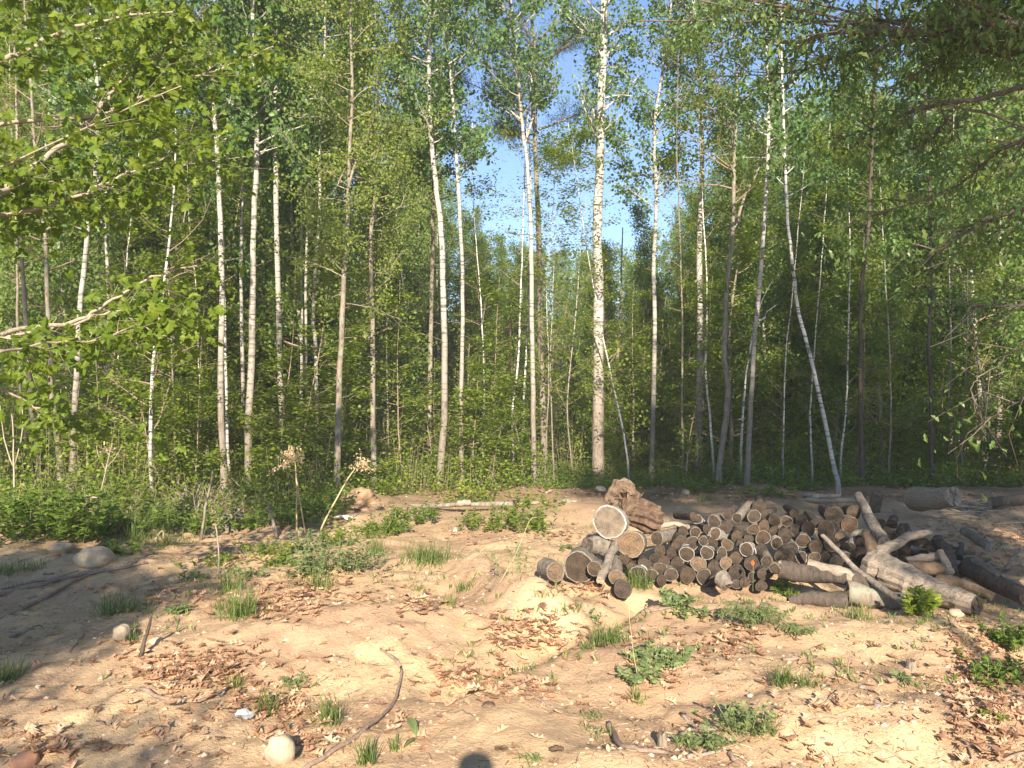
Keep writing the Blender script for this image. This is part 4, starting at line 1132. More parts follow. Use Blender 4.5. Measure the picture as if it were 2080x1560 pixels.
L_("log", "grey smooth slab of log resting on the dark sideways log", [c4(390, 725, 6.2), c4(560, 765, 6.1), c4(740, 830, 6.0)], (12, 13), M['wood_x'], M['wood'], .12, 14)
L_("log", "lowest dark log in front with a splintered brown right end", [c4(235, 1010, 5.85), c4(420, 990, 5.85), c4(690, 1000, 5.8)], (10, 18), M['bark_dark'], M['rot'], .14, 16)
L_("log", "dark scaly log right of the splintered one, orange rot at its end", [c4(700, 940, 5.95), c4(880, 970, 5.9), c4(1150, 1015, 5.8)], (22, 18), M['bark_brown'], M['rot'], .14, 18)
L_("log", "large barkless grey trunk section slanting to the lower right", [c4(900, 725, 6.35), c4(1150, 835, 6.1), c4(1400, 940, 5.9), c4(1700, 1035, 5.65)], (34, 20), M['wood_x'], M['bark_dark'], .09, 40, ridge=.035, fine=6)
L_("limb", "long straight stick leaning across the pile down to the barkless trunk", [c4(500, 490, 6.3), c4(650, 640, 6.15), c4(850, 820, 5.95), c4(1145, 1010, 5.6)], (4.5, 7.5), M['bark_grey'], M['wood'], .1, 9, cat="limb")
L_("log", "thick grey limb standing diagonally at the right end of the pile", [c4(785, 175, 7.5), c4(840, 300, 7.25), c4(900, 420, 7.0), c4(985, 545, 6.7)], (9, 13), M['bark_grey'], M['wood'], .12, 14)
L_("limb", "orange-brown forked limb, short arm pointing up", [c4(843, 455, 6.5), c4(880, 550, 6.45), c4(905, 660, 6.35)], (7, 16), M['rot'], M['wood'], .12, 12, cat="limb")
L_("limb", "orange-brown limb reaching to the upper right from the fork", [c4(920, 630, 6.38), c4(1020, 585, 6.42), c4(1170, 510, 6.5), c4(1340, 465, 6.6)], (13, 7), M['wood_x'], M['wood'], .16, 12, cat="limb")
L_("limb", "short crooked limb between the pale log end and the forked limb", [c4(825, 445, 6.75), c4(750, 480, 6.7), c4(725, 560, 6.65)], (5, 6), M['bark_grey'], M['wood'], .2, 8, cat="limb")
L_("log", "upper of two short sunlit logs behind the barkless trunk", [c4(1150, 690, 6.4), c4(1415, 652, 6.4)], (8, 8), M['wood_x'], M['cut_light'], .08, 12)
L_("log", "lower thicker one of two short sunlit logs behind the barkless trunk", [c4(1170, 735, 6.3), c4(1460, 760, 6.25)], (12, 14), M['rot'], M['cut_light'], .1, 14)
L_("limb", "splintered pale stake standing at the end of the short logs", [c4(1425, 610, 6.35), c4(1470, 720, 6.25), c4(1510, 795, 6.2)], (6, 10), M['wood_x'], M['wood'], .2, 9, cat="limb")
L_("log", "dark curved log standing behind the pale stake", [c4(1400, 560, 6.8), c4(1470, 600, 6.6), c4(1510, 780, 6.4)], (10, 13), M['bark_dark'], M['bark_dark'], .12, 12)
L_("log", "crumbling orange rotten log right of the barkless trunk", [c4(1400, 850, 6.05), c4(1600, 880, 5.95), c4(1830, 975, 5.8)], (14, 9), M['rot'], M['rot'], .28, 16)
L_("log", "long dark log sloping out of the picture at the right edge", [c4(1640, 730, 6.5), c4(1850, 850, 6.2), c4(2110, 990, 5.8)], (20, 17), M['bark_dark'], M['bark_dark'], .12, 16)
L_("limb", "grey gnarled branch lying on the long dark log at right", [c4(1680, 700, 6.45), c4(1780, 740, 6.3), c4(1910, 850, 6.1)], (9, 6), M['bark_grey'], M['wood'], .22, 10, cat="limb")
L_("log", "slim brown log lying on leaf litter up the slope at right", [c4(1605, 455, 7.9), c4(1700, 510, 7.7), c4(1815, 590, 7.4)], (9, 10), M['bark_brown'], M['wood'], .08, 12)
L_("limb", "pale antler-like dead branch at the right edge", [c4(1940, 750, 6.6), c4(1990, 670, 6.6), c4(2050, 590, 6.6)], (4, 3), M['wood_x'], M['wood'], .2, 7, cat="limb")
L_("log", "heavy pale log end lying sunlit at the foot of the woods at right", [c4(1230, 205, 9.9), c4(1350, 205, 9.5), c4(1525, 190, 9.1)], (24, 20), M['wood_x'], M['wood'], .09, 22)
L_("log", "thin grey log lying level on the ground behind the pile", [c4(375, 212, 10.2), c4(560, 218, 10.1), c4(765, 222, 10.0)], (5, 5), M['wood_x'], M['wood'], .1, 10)
L_("log", "grey mossy log lying behind the thin level one", [c4(340, 175, 11.0), c4(480, 185, 11.0), c4(640, 180, 11.0)], (6, 4), M['bark_grey'], M['wood'], .2, 10)
L_("log", "long bark-stripped trunk lying at the back of the clearing at centre", [(775, 1036, 11.0), (850, 1028, 11.0), (930, 1026, 10.9), (1040, 1023, 10.9)], (4, 5), M['bark_brown'], M['wood'], .3, 12)
L_("log", "smaller pale length of wood lying on the long back trunk", [(930, 1022, 10.8), (955, 1021, 10.8)], (6, 6), M['wood_x'], M['wood'], .1, 10)
L_("log", "thin sunlit pole lying right of the long back trunk", [(1050, 1024, 11.2), (1110, 1021, 11.3), (1170, 1018, 11.4)], (4, 3), M['wood_x'], M['wood'], .1, 8)
L_("log", "far dark log half in shade at the right edge", [(2010, 1022, 10.4), (2100, 1012, 10.4)], (11, 11), M['bark_dark'], M['wood'], .1, 12)
L_("limb", "thin white fallen stick lying in the green at left", [(170, 1008, 9.6), (205, 1011, 9.6)], (3, 2), M['wood_x'], M['wood'], .1, 6, cat="limb")

rt = random.Random(8)
TD = ["dark", "grey", "knotted", "thin", "bent", "cracked", "short", "mossy", "pale", "brown"]
for i in range(22):
    px = rt.uniform(1735, 2010); py = rt.uniform(1085, 1165) + (px - 1735) * .12; D = pile_depth(py) + .25 + rt.uniform(-.1, .25)
    a = rt.choice([rt.uniform(.2, .9), rt.uniform(-.9, -.1)]); L = rt.uniform(22, 60); q = rt.uniform(-6, 6)
    pts = [(px - L * math.cos(a), py - L * math.sin(a) * .6, D + rt.uniform(0, .3)), (px + q, py + q, D), (px + L * math.cos(a), py + L * math.sin(a) * .6, D - rt.uniform(0, .25))]
    rp = rt.uniform(3, 9)
    L_("limb", f"{TD[i % 10]} {'thick' if rp > 6 else 'slim'} broken limb in the tangle at the pile's right end", pts, (rp, rp * .7), M[rt.choice(['bark_dark', 'bark_grey', 'bark_brown', 'bark_dark', 'rot'])], M['wood'], .2, 10, cat="limb", group="broken limbs of the tangle")
# dry root plate, stumps
def lump(name, label, cat, px, py, rx, ry, mat, D=None, sq=.8, n=16, nz=.25, up=0.0, group=None, depth=1.0, share=False):
    g = ground(px, py + ry * .75) if D is None else None
    D = D or g[1]
    c = at(px, py, D + 0.0)
    rw, rh = rx * D / FPX, ry * D / FPX
    th = np.linspace(0, np.pi, n // 2 + 1); ph = np.linspace(0, 2 * np.pi, n, endpoint=False)
    s = RNG.random() * 50
    TH, PH = np.meshgrid(th, ph, indexing='ij')
    x = np.sin(TH) * np.cos(PH); y = np.sin(TH) * np.sin(PH); z = np.cos(TH)
    if nz < .5: c_ = np.clip(np.abs(x) ** 3 + np.abs(y) ** 3 + np.abs(z) ** 3, .25, 1) ** (-.12); x, y, z = x * c_, y * c_, z * c_
    k = 1 + nz * (vnoise(x * 1.6 + s, y * 1.6 + z * 2.1, 3) + vnoise(y * 1.9 + s, z * 1.9 + x, 4)) + nz * .5 * vnoise(x * 4 + s, y * 4 + z * 5, 6)
    V = np.stack([x * rw * k, y * rw * depth * k, z * rh * k], -1).reshape(-1, 3)
    m = len(ph); F = []
    for i in range(len(th) - 1):
        for j in range(m):
            a, b = i * m + j, i * m + (j + 1) % m
            F += [[a, a + m, b], [b, a + m, b + m]]
    o = MB().add(V, np.array(F), r=RNG.random()).build(name, mat, smooth=True)
    o.location = c; o.location.y += rw * depth * .5
    return tag(o, label, cat, group, share=share)

lump("boulder", "smooth pale oval boulder sitting on the dirt bank at left", "rock", 185, 1136, 38, 20, M['rock'], nz=.26, n=26, depth=.8)
lump("rock", "pale flat rock set in the dirt bank above left of the boulder", "rock", 118, 1116, 24, 11, M['rock'], nz=.35, n=16)
lump("rock", "rounded tan rock beside the leaning dark stick", "rock", 243, 1290, 18, 19, M['rock'], nz=.25, n=18)
lump("rock", "egg-shaped pale rock at the bottom edge left of centre", "rock", 566, 1532, 29, 33, M['rock'], nz=.28, n=24)
lump("rock", "reddish rock cut by the lower left edge of the picture", "rock", 42, 1552, 27, 17, M['rock_red'], nz=.25, n=18)
lump("rock", "tan rock at the foot of the leaning dark stick", "rock", 314, 1304, 12, 8, M['rock'], nz=.3)
lump("rock", "white-tipped stone with a dark shadow in the right foreground", "rock", 1857, 1470, 8, 7, M['rock'], nz=.3)
lump("rock", "pale stone by the weeds in front of the barkless trunk", "rock", 1945, 1247, 15, 8, M['rock'], nz=.25)
lump("rock", "grey rock peeping from green at the back, left of the rotten arch", "rock", 1221, 994, 11, 7, M['rock_grey'], D=12.6, nz=.3)
lump("rock", "grey rock lying at the back between brush and shade", "rock", 1152, 1018, 9, 5, M['rock_grey'], nz=.3)
lump("rock", "brown rock on the leaf-strewn back ground behind the woodpile", "rock", 1394, 1001, 8, 7, M['rock'], nz=.3)
lump("rock", "round stone buried in sand right of the pebbly patch", "rock", 1786, 1440, 11, 8, M['rock_grey'], nz=.2)
lump("rock", "pale flat stone in the pebbly right foreground", "rock", 1862, 1440, 11, 6, M['rock'], nz=.3)
lump("rock", "brown crusty clod lying alone on the sand near the centre", "rock", 992, 1434, 12, 5, M['rot'], nz=.4)
lump("root_plate", "torn up root plate with pale soil at the back left of the long trunk", "stump", 722, 1026, 38, 24, M['soil'], D=10.6, nz=.95, n=30, depth=.8)
def stump(label, px, py, w, hp, mat, top, lean=0.0):
    g = ground(px, py); D = g[1]
    e = empty("stump", g - Vector((0, 0, .03)), label, "stump")
    r = w * .5 * D / FPX; H = hp * D / FPX
    zz = np.linspace(0, H, 6); P = np.stack([lean * zz, zz * 0, zz], 1)
    V, F = tube(P, r * np.linspace(1.2, .9, 6), 16, noise=.15, cap=False, ridge=.06, nridge=6)
    V[-16:, 2] += RNG.normal(0, H * .07, 16)
    MB().add(V, F).build("bark", mat, e, smooth=True)
    ring = V[-16:]; c = ring.mean(0); c[2] -= H * .06
    MB().add(np.vstack([ring, c[None]]), [[j, (j + 1) % 16, 16] for j in range(16)]).build("top", top, e)
stump("low grey stump among green weeds at left", 470, 1075, 44, 40, M['bark_grey'], M['wood'])
stump("small ragged stump of bark in the right foreground", 1345, 1515, 20, 42, M['bark_brown'], M['rot'])
stump("tiny brown stump in the pebbly sand at right", 1849, 1362, 20, 26, M['bark_brown'], M['rot'], .1)
stump("leaning shaggy stump with straw roots behind the diagonal limb", 1772, 1040, 22, 38, M['rot'], M['wood'], .3)

LMK = [(185, 1135, "the smooth boulder"), (300, 1290, "the leaning dark stick"), (566, 1532, "the egg-shaped rock"), (400, 1370, "the left leaf patch"), (868, 1140, "the largest grass tuft"), (640, 1180, "the leaves left of centre"), (485, 1250, "the spreading grass tuft"),
       (945, 1195, "the ridge tuft"), (1075, 1290, "the leafy gully"), (800, 1440, "the long curved stick"), (1240, 1300, "the bright gully tuft"), (1528, 1265, "the feathery plant"), (1300, 1530, "the bent root"), (1505, 1480, "the bush at lower right"), (1849, 1350, "the tiny brown stump"),
       (1857, 1470, "the white-tipped stone"), (2040, 1380, "the plants at the right edge"), (1945, 1247, "the pale stone by the trunk"), (1345, 1490, "the ragged bark stump"), (1640, 1390, "the small right-hand tuft"), (50, 1540, "the reddish corner rock"), (990, 1434, "the crusty clod"), (1700, 1240, "the lowest pile logs"), (1000, 1070, "the bright weed patch")]
def where(px, py):
    d = [(math.hypot(px - a, (py - b) * 1.3), a, b, n) for a, b, n in LMK]; _, a, b, n = min(d)
    dx, dy = px - a, (py - b) * 1.5
    if abs(dx) > abs(dy): return ("left of " if dx < 0 else "right of ") + n
    return ("behind " if dy < 0 else "in front of ") + n
# ------------------------------------------------------------------ sticks on the ground
def gstick(label, pts, rp, mat='stick', up=0.0, group=None, share=False, lift=None):
    W_ = []
    for i, p in enumerate(pts):
        g = ground(p[0], p[1]); r = rp * g[1] / FPX
        W_.append(np.array(g) + [0, 0, r * .7])
    Q = smooth_path(W_, 3, .004)
    r0 = rp * W_[0][1] / FPX
    off = Q[0].copy()
    V, F = tube(Q - off, np.linspace(r0, r0 * .55, len(Q)), 7, noise=.14)
    o = MB().add(V, F).build("stick", M[mat], smooth=True); o.location = off
    return tag(o, label, "stick", group, share=share)
gstick("long curved grey stick running down to the bottom edge left of centre", [(600, 1580), (680, 1528), (745, 1482), (795, 1440), (813, 1395), (814, 1362)], 6, 'stick')
gstick("crooked thin end piece above the long curved stick", [(813, 1364), (795, 1340), (772, 1322)], 4.5, 'stick')
gstick("brown curved stick lying in dead leaves at left", [(285, 1408), (330, 1424), (400, 1430), (470, 1402)], 5)
gstick("lowest of the long dark sticks at the left edge", [(-20, 1272), (60, 1235), (110, 1210), (165, 1182), (225, 1160)], 5)
gstick("middle of the long dark sticks at the left edge, reaching past the boulder", [(-10, 1214), (80, 1192), (170, 1172), (240, 1160), (300, 1148)], 5)
gstick("topmost pale stick of the bundle at the left edge", [(0, 1198), (60, 1186), (110, 1178), (160, 1166)], 4, 'wood')
gstick("pale root-like stick in the shade at left", [(22, 1300), (45, 1288), (68, 1278)], 5, 'wood')
gstick("thin stick slanting across the leafy gully", [(1038, 1362), (1060, 1390), (1080, 1415), (1108, 1438)], 4)
gstick("bent brown root rising from the sand right of centre", [(1237, 1474), (1243, 1496), (1262, 1520), (1300, 1532), (1358, 1538)], 6.5)
gstick("short dark stick lying right of the grass by the gully", [(1302, 1248), (1330, 1243), (1362, 1240)], 3.5)
gstick("dark stick stub at the bottom edge right of centre", [(1482, 1532), (1492, 1548), (1510, 1566)], 6)
gstick("shadowed root arching over sand below the fern-like plant", [(1590, 1345), (1630, 1342), (1658, 1336)], 4)
gstick("dark twig in front of the small pebbles at right", [(1603, 1414), (1625, 1426), (1650, 1440)], 3)
gstick("twig meeting the dark one at right", [(1660, 1442), (1682, 1425), (1700, 1405)], 2.5)
gstick("stick by the leaves left of the gully with a side kink", [(826, 1214), (838, 1238), (860, 1240), (900, 1228)], 4)
gstick("pale peeled wood sliver right of the bent root", [(1385, 1462), (1410, 1478), (1452, 1486)], 4, 'wood')
gstick("white wood splinter at the bottom right of centre", [(1398, 1548), (1430, 1540), (1468, 1532)], 5, 'wood')
gstick("twig across sand in the right foreground", [(1760, 1525), (1800, 1530), (1840, 1548)], 2.5)
gstick("stick at the lower right corner", [(2030, 1556), (2060, 1543), (2090, 1530)], 5)
gstick("dark twig pointing down in the leaf litter at lower right", [(1945, 1505), (1965, 1525), (1978, 1550)], 4)
gstick("long thin stick lying below the big boulder", [(160, 1168), (260, 1150), (300, 1130)], 3, 'wood')
gstick("thin dark twig left of the dark leaning stick", [(140, 1330), (155, 1310), (170, 1290)], 3)
gstick("sand-covered stick left of the long curved one", [(700, 1420), (730, 1405), (762, 1386)], 2.5)
for i in range(70):
    px = RNG.uniform(0, 2080); py = RNG.uniform(1130, 1550)
    a = RNG.uniform(-.5, .5) + (math.pi / 2 if RNG.random() < .15 else 0); L = RNG.uniform(12, 45) * (py - 800) / 500
    m_ = (px + L * .5 * math.cos(a) + RNG.normal(0, 3), py + L * .5 * math.sin(a) * .5 + RNG.normal(0, 2))
    gstick("dry twig " + where(px, py), [(px, py), m_, (px + L * math.cos(a), py + L * math.sin(a) * .5)], RNG.uniform(1.0, 2.2), RNG.choice(['stick', 'wood', 'twig_dark']), group="small twigs on the sand")

def upright(name, label, cat, lines, mat, D=None, group=None, seed=None):
    g = ground(*lines[0][0][0]) if D is None else None
    D = D or g[1]
    e = None; mb = MB(); off = np.array(at(*lines[0][0][0], D))
    for pts, rp in lines:
        Q = smooth_path([at(x, y, D) for x, y in pts], 3, .003)
        V, F = tube(Q - off, np.linspace(rp, rp * .5, len(Q)) * D / FPX, 6, noise=.08); mb.add(V, F)
    e = empty(name, off, label, cat, group)
    mb.build("stem", mat, e, smooth=True)
    if seed:                                     # dry seed plumes
        sb = MB()
        for (x, y, w, h, n) in seed:
            c = np.array(at(x, y, D)) - off; s = D / FPX
            root = c + np.array([0, 0, -h * .45 * s])
            k = 26
            tips = c + np.stack([RNG.normal(0, w * .36 * s, k), RNG.normal(0, w * .25 * s, k), RNG.normal(0, h * .30 * s, k)], 1); tips[:, 2] -= np.abs(tips[:, 0] - c[0]) * .7
            sb.add(*segs(np.repeat(root[None], k, 0), tips, .0012, .0006), r=RNG.random(k * 6) if False else .3)
            t = RNG.uniform(.35, 1.05, n)[:, None]; ii = RNG.integers(0, k, n)
            pos = root * (1 - t) + tips[ii] * t + RNG.normal(0, 2.0 * s, (n, 3))
            sb.add(*inst(LEAF2[0], LEAF2[1], pos, unit(n) - [0, 0, .4], unit(n), 4.2 * s * RNG.uniform(.6, 1.3, n)), r=np.repeat(RNG.random(n), 2))
        sb.build("seed_head", M['straw'], e)
    return e
upright("dry_weed", "tall dry weed with a big pale drooping seed head", "plant", [([(603, 1098), (602, 1000), (598, 930), (592, 905)], 1.8), ([(620, 1082), (608, 1010), (602, 975)], 1.5)], M['straw'], seed=[(592, 915, 52, 38, 520)])
upright("dry_weed", "dry weed leaning right with a smaller tan seed head", "plant", [([(642, 1094), (672, 1035), (705, 975), (722, 950)], 2.0)], M['straw'], seed=[(734, 932, 34, 34, 300)])
upright("stick", "grey weathered stake leaning left in the weeds near the tall dry weed", "stick", [([(562, 1092), (553, 1055), (543, 1016)], 4.5)], M['bark_grey'])
upright("stick", "tall brown stick standing upright at left, thicker at its foot", "stick", [([(408, 1098), (417, 1030), (427, 985), (432, 955)], 3.2)], M['bark_brown'])
upright("stick", "thin pale upright twig in front of the weeds at left", "stick", [([(441, 1178), (445, 1120), (437, 1062)], 2.2)], M['wood'])
upright("stick", "short thick dark stick leaning right in the left foreground", "stick", [([(285, 1336), (297, 1290), (308, 1246)], 5)], M['bark_dark'])
upright("bare_sapling", "three-pronged bare sapling at the left edge in front of the trunks", "sapling",
        [([(29, 1030), (28, 924), (24, 840)], 2.2), ([(28, 950), (8, 890), (0, 823)], 1.6), ([(30, 946), (46, 873), (45, 816)], 1.6)], M['twig'], D=8.8)
upright("dry_weed", "dark branching weed with small pale flowers at left", "plant",
        [([(195, 1048), (208, 985), (222, 925), (228, 900)], 1.6), ([(214, 955), (200, 925), (196, 905)], 1), ([(216, 950), (238, 925), (248, 905)], 1), ([(222, 925), (212, 905)], .8)], M['twig'], D=8.8,
        seed=[(222, 905, 50, 22, 26)])
upright("dry_weed", "bent pale grass stalk with a kinked tip left of the weeds", "plant", [([(308, 1105), (330, 1078), (332, 1100)], 1.6), ([(308, 1105), (320, 1116), (345, 1112), (350, 1120)], 1.4)], M['straw'])
upright("stick", "thin straw-coloured stalk right of the gully's weeds", "stick", [([(1300, 1395), (1285, 1320), (1278, 1232)], .9)], M['straw'])
upright("stick", "thin short stick stuck in the sand at right", "stick", [([(1722, 1382), (1724, 1350), (1727, 1325)], 2.0)], M['stick'])
upright("dry_weed", "thin bent dry stalk between the sand and the round logs", "plant", [([(1010, 1190), (1040, 1140), (1075, 1060), (1090, 1052)], .8)], M['straw'])

# dry brush heap (twigs nobody could count)
A = np.array([ground(400 + RNG.normal(0, 26), 1040 + RNG.normal(0, 8)) for _ in range(160)]); B = A + np.stack([RNG.normal(0, .22, 160), RNG.normal(0, .15, 160), RNG.uniform(.05, .42, 160)], 1)
tag(MB().add(*segs(A, B, .004, .0015), r=.4).build("dry_brush", M['twig']), kind="stuff")
A = np.array([ground(1975 + RNG.normal(0, 40), 1035 + RNG.normal(0, 10)) for _ in range(120)]); B = A + np.stack([RNG.normal(0, .3, 120), RNG.normal(0, .2, 120), RNG.uniform(.0, .1, 120)], 1)
tag(MB().add(*segs(A, B, .009, .004), r=.4).build("brush_heap", M['twig']), kind="stuff")

# ------------------------------------------------------------------ grass tufts and weeds
def tuft_mesh(n, h, w, lean=.35, bw=.0024):
    root = np.stack([RNG.normal(0, w * .35, n), RNG.normal(0, w * .3, n), np.full(n, -.01)], 1)
    L = h * RNG.uniform(.45, 1.1, n); a = RNG.uniform(0, 6.28, n); b = np.abs(RNG.normal(0, lean, n)) + .08
    d = np.stack([np.cos(a) * b, np.sin(a) * b, np.ones(n)], 1); d /= np.linalg.norm(d, axis=1)[:, None]
    side = np.stack([-np.sin(a), np.cos(a), np.zeros(n)], 1) * bw
    out = np.stack([np.cos(a), np.sin(a), np.full(n, -.35)], 1)
    ts = [0, .4, .75, 1.0]; rows = []
    for t in ts:
        c = root + d * (L * t)[:, None] + out * (L * b * .9 * t * t)[:, None]
        wv = side * (1.0 if t < .5 else (1 - t) * 2 + .05)
        rows += [c - wv, c + wv]
    V = np.stack(rows, 1)
    f = []
    for i in range(3): f += [[2 * i, 2 * i + 1, 2 * i + 3], [2 * i, 2 * i + 3, 2 * i + 2]]
    F = (np.array(f)[None] + (np.arange(n) * 8)[:, None, None]).reshape(-1, 3)
    return MB().add(V.reshape(-1, 3), F, r=np.repeat(RNG.random(n), 6))
def grass(label, px, py, hp, wp, n=90, lean=.35, mat='grass'):
    g = ground(px, py); s = g[1] / FPX
    o = tuft_mesh(n, hp * s * 1.1, wp * s, lean).build("grass_tuft", M[mat]); o.location = g
    tag(o, label, "grass", "grass tufts on the sand")
for a in (("largest dense grass tuft, on the sand left of centre", 868, 1142, 52, 66, 300, .3), ("tall thin grass tuft left of the largest one", 762, 1128, 46, 34, 140, .25),
 ("bright spreading grass tuft standing in dead leaves below the thin upright twig", 487, 1252, 66, 54, 200, .4), ("upper neighbour of the bright spreading tuft", 465, 1200, 50, 40, 100, .35),
 ("half shaded grass tuft below the boulder", 238, 1248, 56, 60, 170, .45), ("small tuft growing from the rock by the leaning stick", 265, 1303, 24, 20, 60, .4),
 ("shaded tuft at the left edge of the picture", 10, 1382, 48, 44, 110, .45), ("small round tuft on the sand ridge", 945, 1198, 32, 30, 70, .35), ("pale thin tuft below the ridge tuft", 914, 1234, 30, 24, 50, .3),
 ("tuft in front of the bottom row of the woodpile", 1297, 1196, 48, 36, 140, .3), ("bright leafy tuft beside the gully", 1237, 1306, 46, 46, 160, .5), ("tuft touching the bright gully tuft", 1200, 1318, 28, 36, 60, .6),
 ("tuft at the lower end of the leaf patch left of the curved stick", 545, 1445, 48, 34, 90, .4), ("tuft in the middle of the left leaf patch", 478, 1398, 36, 28, 70, .4), ("wispy blue-green tuft near the long curved stick", 668, 1472, 70, 36, 80, .25),
 ("tuft at the bottom edge by the long curved stick", 745, 1556, 66, 26, 70, .2), ("thin tuft right of the bottom edge tuft", 800, 1530, 40, 22, 30, .2), ("dry-based tuft left of the pebbly sand", 1592, 1390, 46, 36, 110, .35), ("smaller tuft right of the dry-based one", 1640, 1392, 34, 32, 60, .5),
 ("small tuft below the leafy weeds right of the gully", 1292, 1428, 34, 24, 50, .35), ("low sprouting tuft on bare sand right of centre", 1195, 1456, 14, 40, 60, .7), ("wispy tuft above the bent root", 1205, 1490, 22, 50, 60, .9),
 ("reed-like tuft in the green left of the dry brush", 275, 1096, 78, 44, 130, .25), ("broad grassy clump beside the reeds", 330, 1108, 44, 70, 170, .5), ("tuft on the dirt bank by the flat rock", 70, 1158, 28, 46, 90, .5), ("tuft at the left edge on the dirt bank", 14, 1168, 30, 50, 90, .5),
 ("tuft in front of the dark scaly log", 1742, 1258, 46, 36, 60, .3), ("low tuft left of the root at the bottom edge", 1065, 1550, 18, 30, 40, .8), ("tiny tuft on sand left of the ringed round", 1110, 1212, 18, 40, 50, .6),
 ("tuft at the foot of the tilted round", 1160, 1235, 20, 60, 60, .6), ("thin tuft between sand and weeds at centre left", 845, 1196, 22, 34, 40, .7), ("tuft in weeds left of the tall thin one", 645, 1196, 46, 50, 110, .4),
 ("thin grassy patch right of the fern-like plant", 1560, 1495, 34, 30, 50, .5), ("green tuft behind the pile on the shaded ground", 1436, 1018, 20, 22, 60, .3), ("small tuft behind the centre of the pile", 1690, 1030, 12, 40, 60, .5)):
    grass(*a)

def weed(name, label, px, py, hp, wp, nst, nl, tm, lp, mat='weed', spread=.0, cat="plant", share=False, group=None):
    g = ground(px, py); s = g[1] / FPX; h = hp * s; w = wp * s
    root = np.stack([RNG.normal(0, w * .28, nst), RNG.normal(0, w * .25, nst), np.full(nst, -.01)], 1)
    top = root * np.array([1.5, 1.5, 1]) + np.stack([RNG.normal(0, w * .12, nst), RNG.normal(0, w * .1, nst), h * RNG.uniform(.4, 1.05, nst)], 1)
    e = empty(name, g, label, cat, group, share=share)
    MB().add(*segs(root, top, .0028, .0014)).build("stem", M['twig'] if mat == 'dry' else M['weed'], e, kind="stuff")
    idx = np.repeat(np.arange(nst), nl); k = len(idx); t = RNG.uniform(.2, 1.03, k)[:, None]
    pos = root[idx] * (1 - t) + top[idx] * t
    a = RNG.uniform(0, 6.28, k); X = np.stack([np.cos(a), np.sin(a), RNG.uniform(-.3, .7, k)], 1); N = unit(k) * .45; N[:, 2] += 1
    MB().add(*inst(tm[0], tm[1], pos, X, N, lp * s * RNG.uniform(.6, 1.2, k)), r=np.repeat(np.clip(RNG.normal(.5, .25, k), 0, 1), len(tm[1]))).build("foliage", M[mat], e)
    return e
YM = (MAPLE[0][0], MAPLE[0][1])
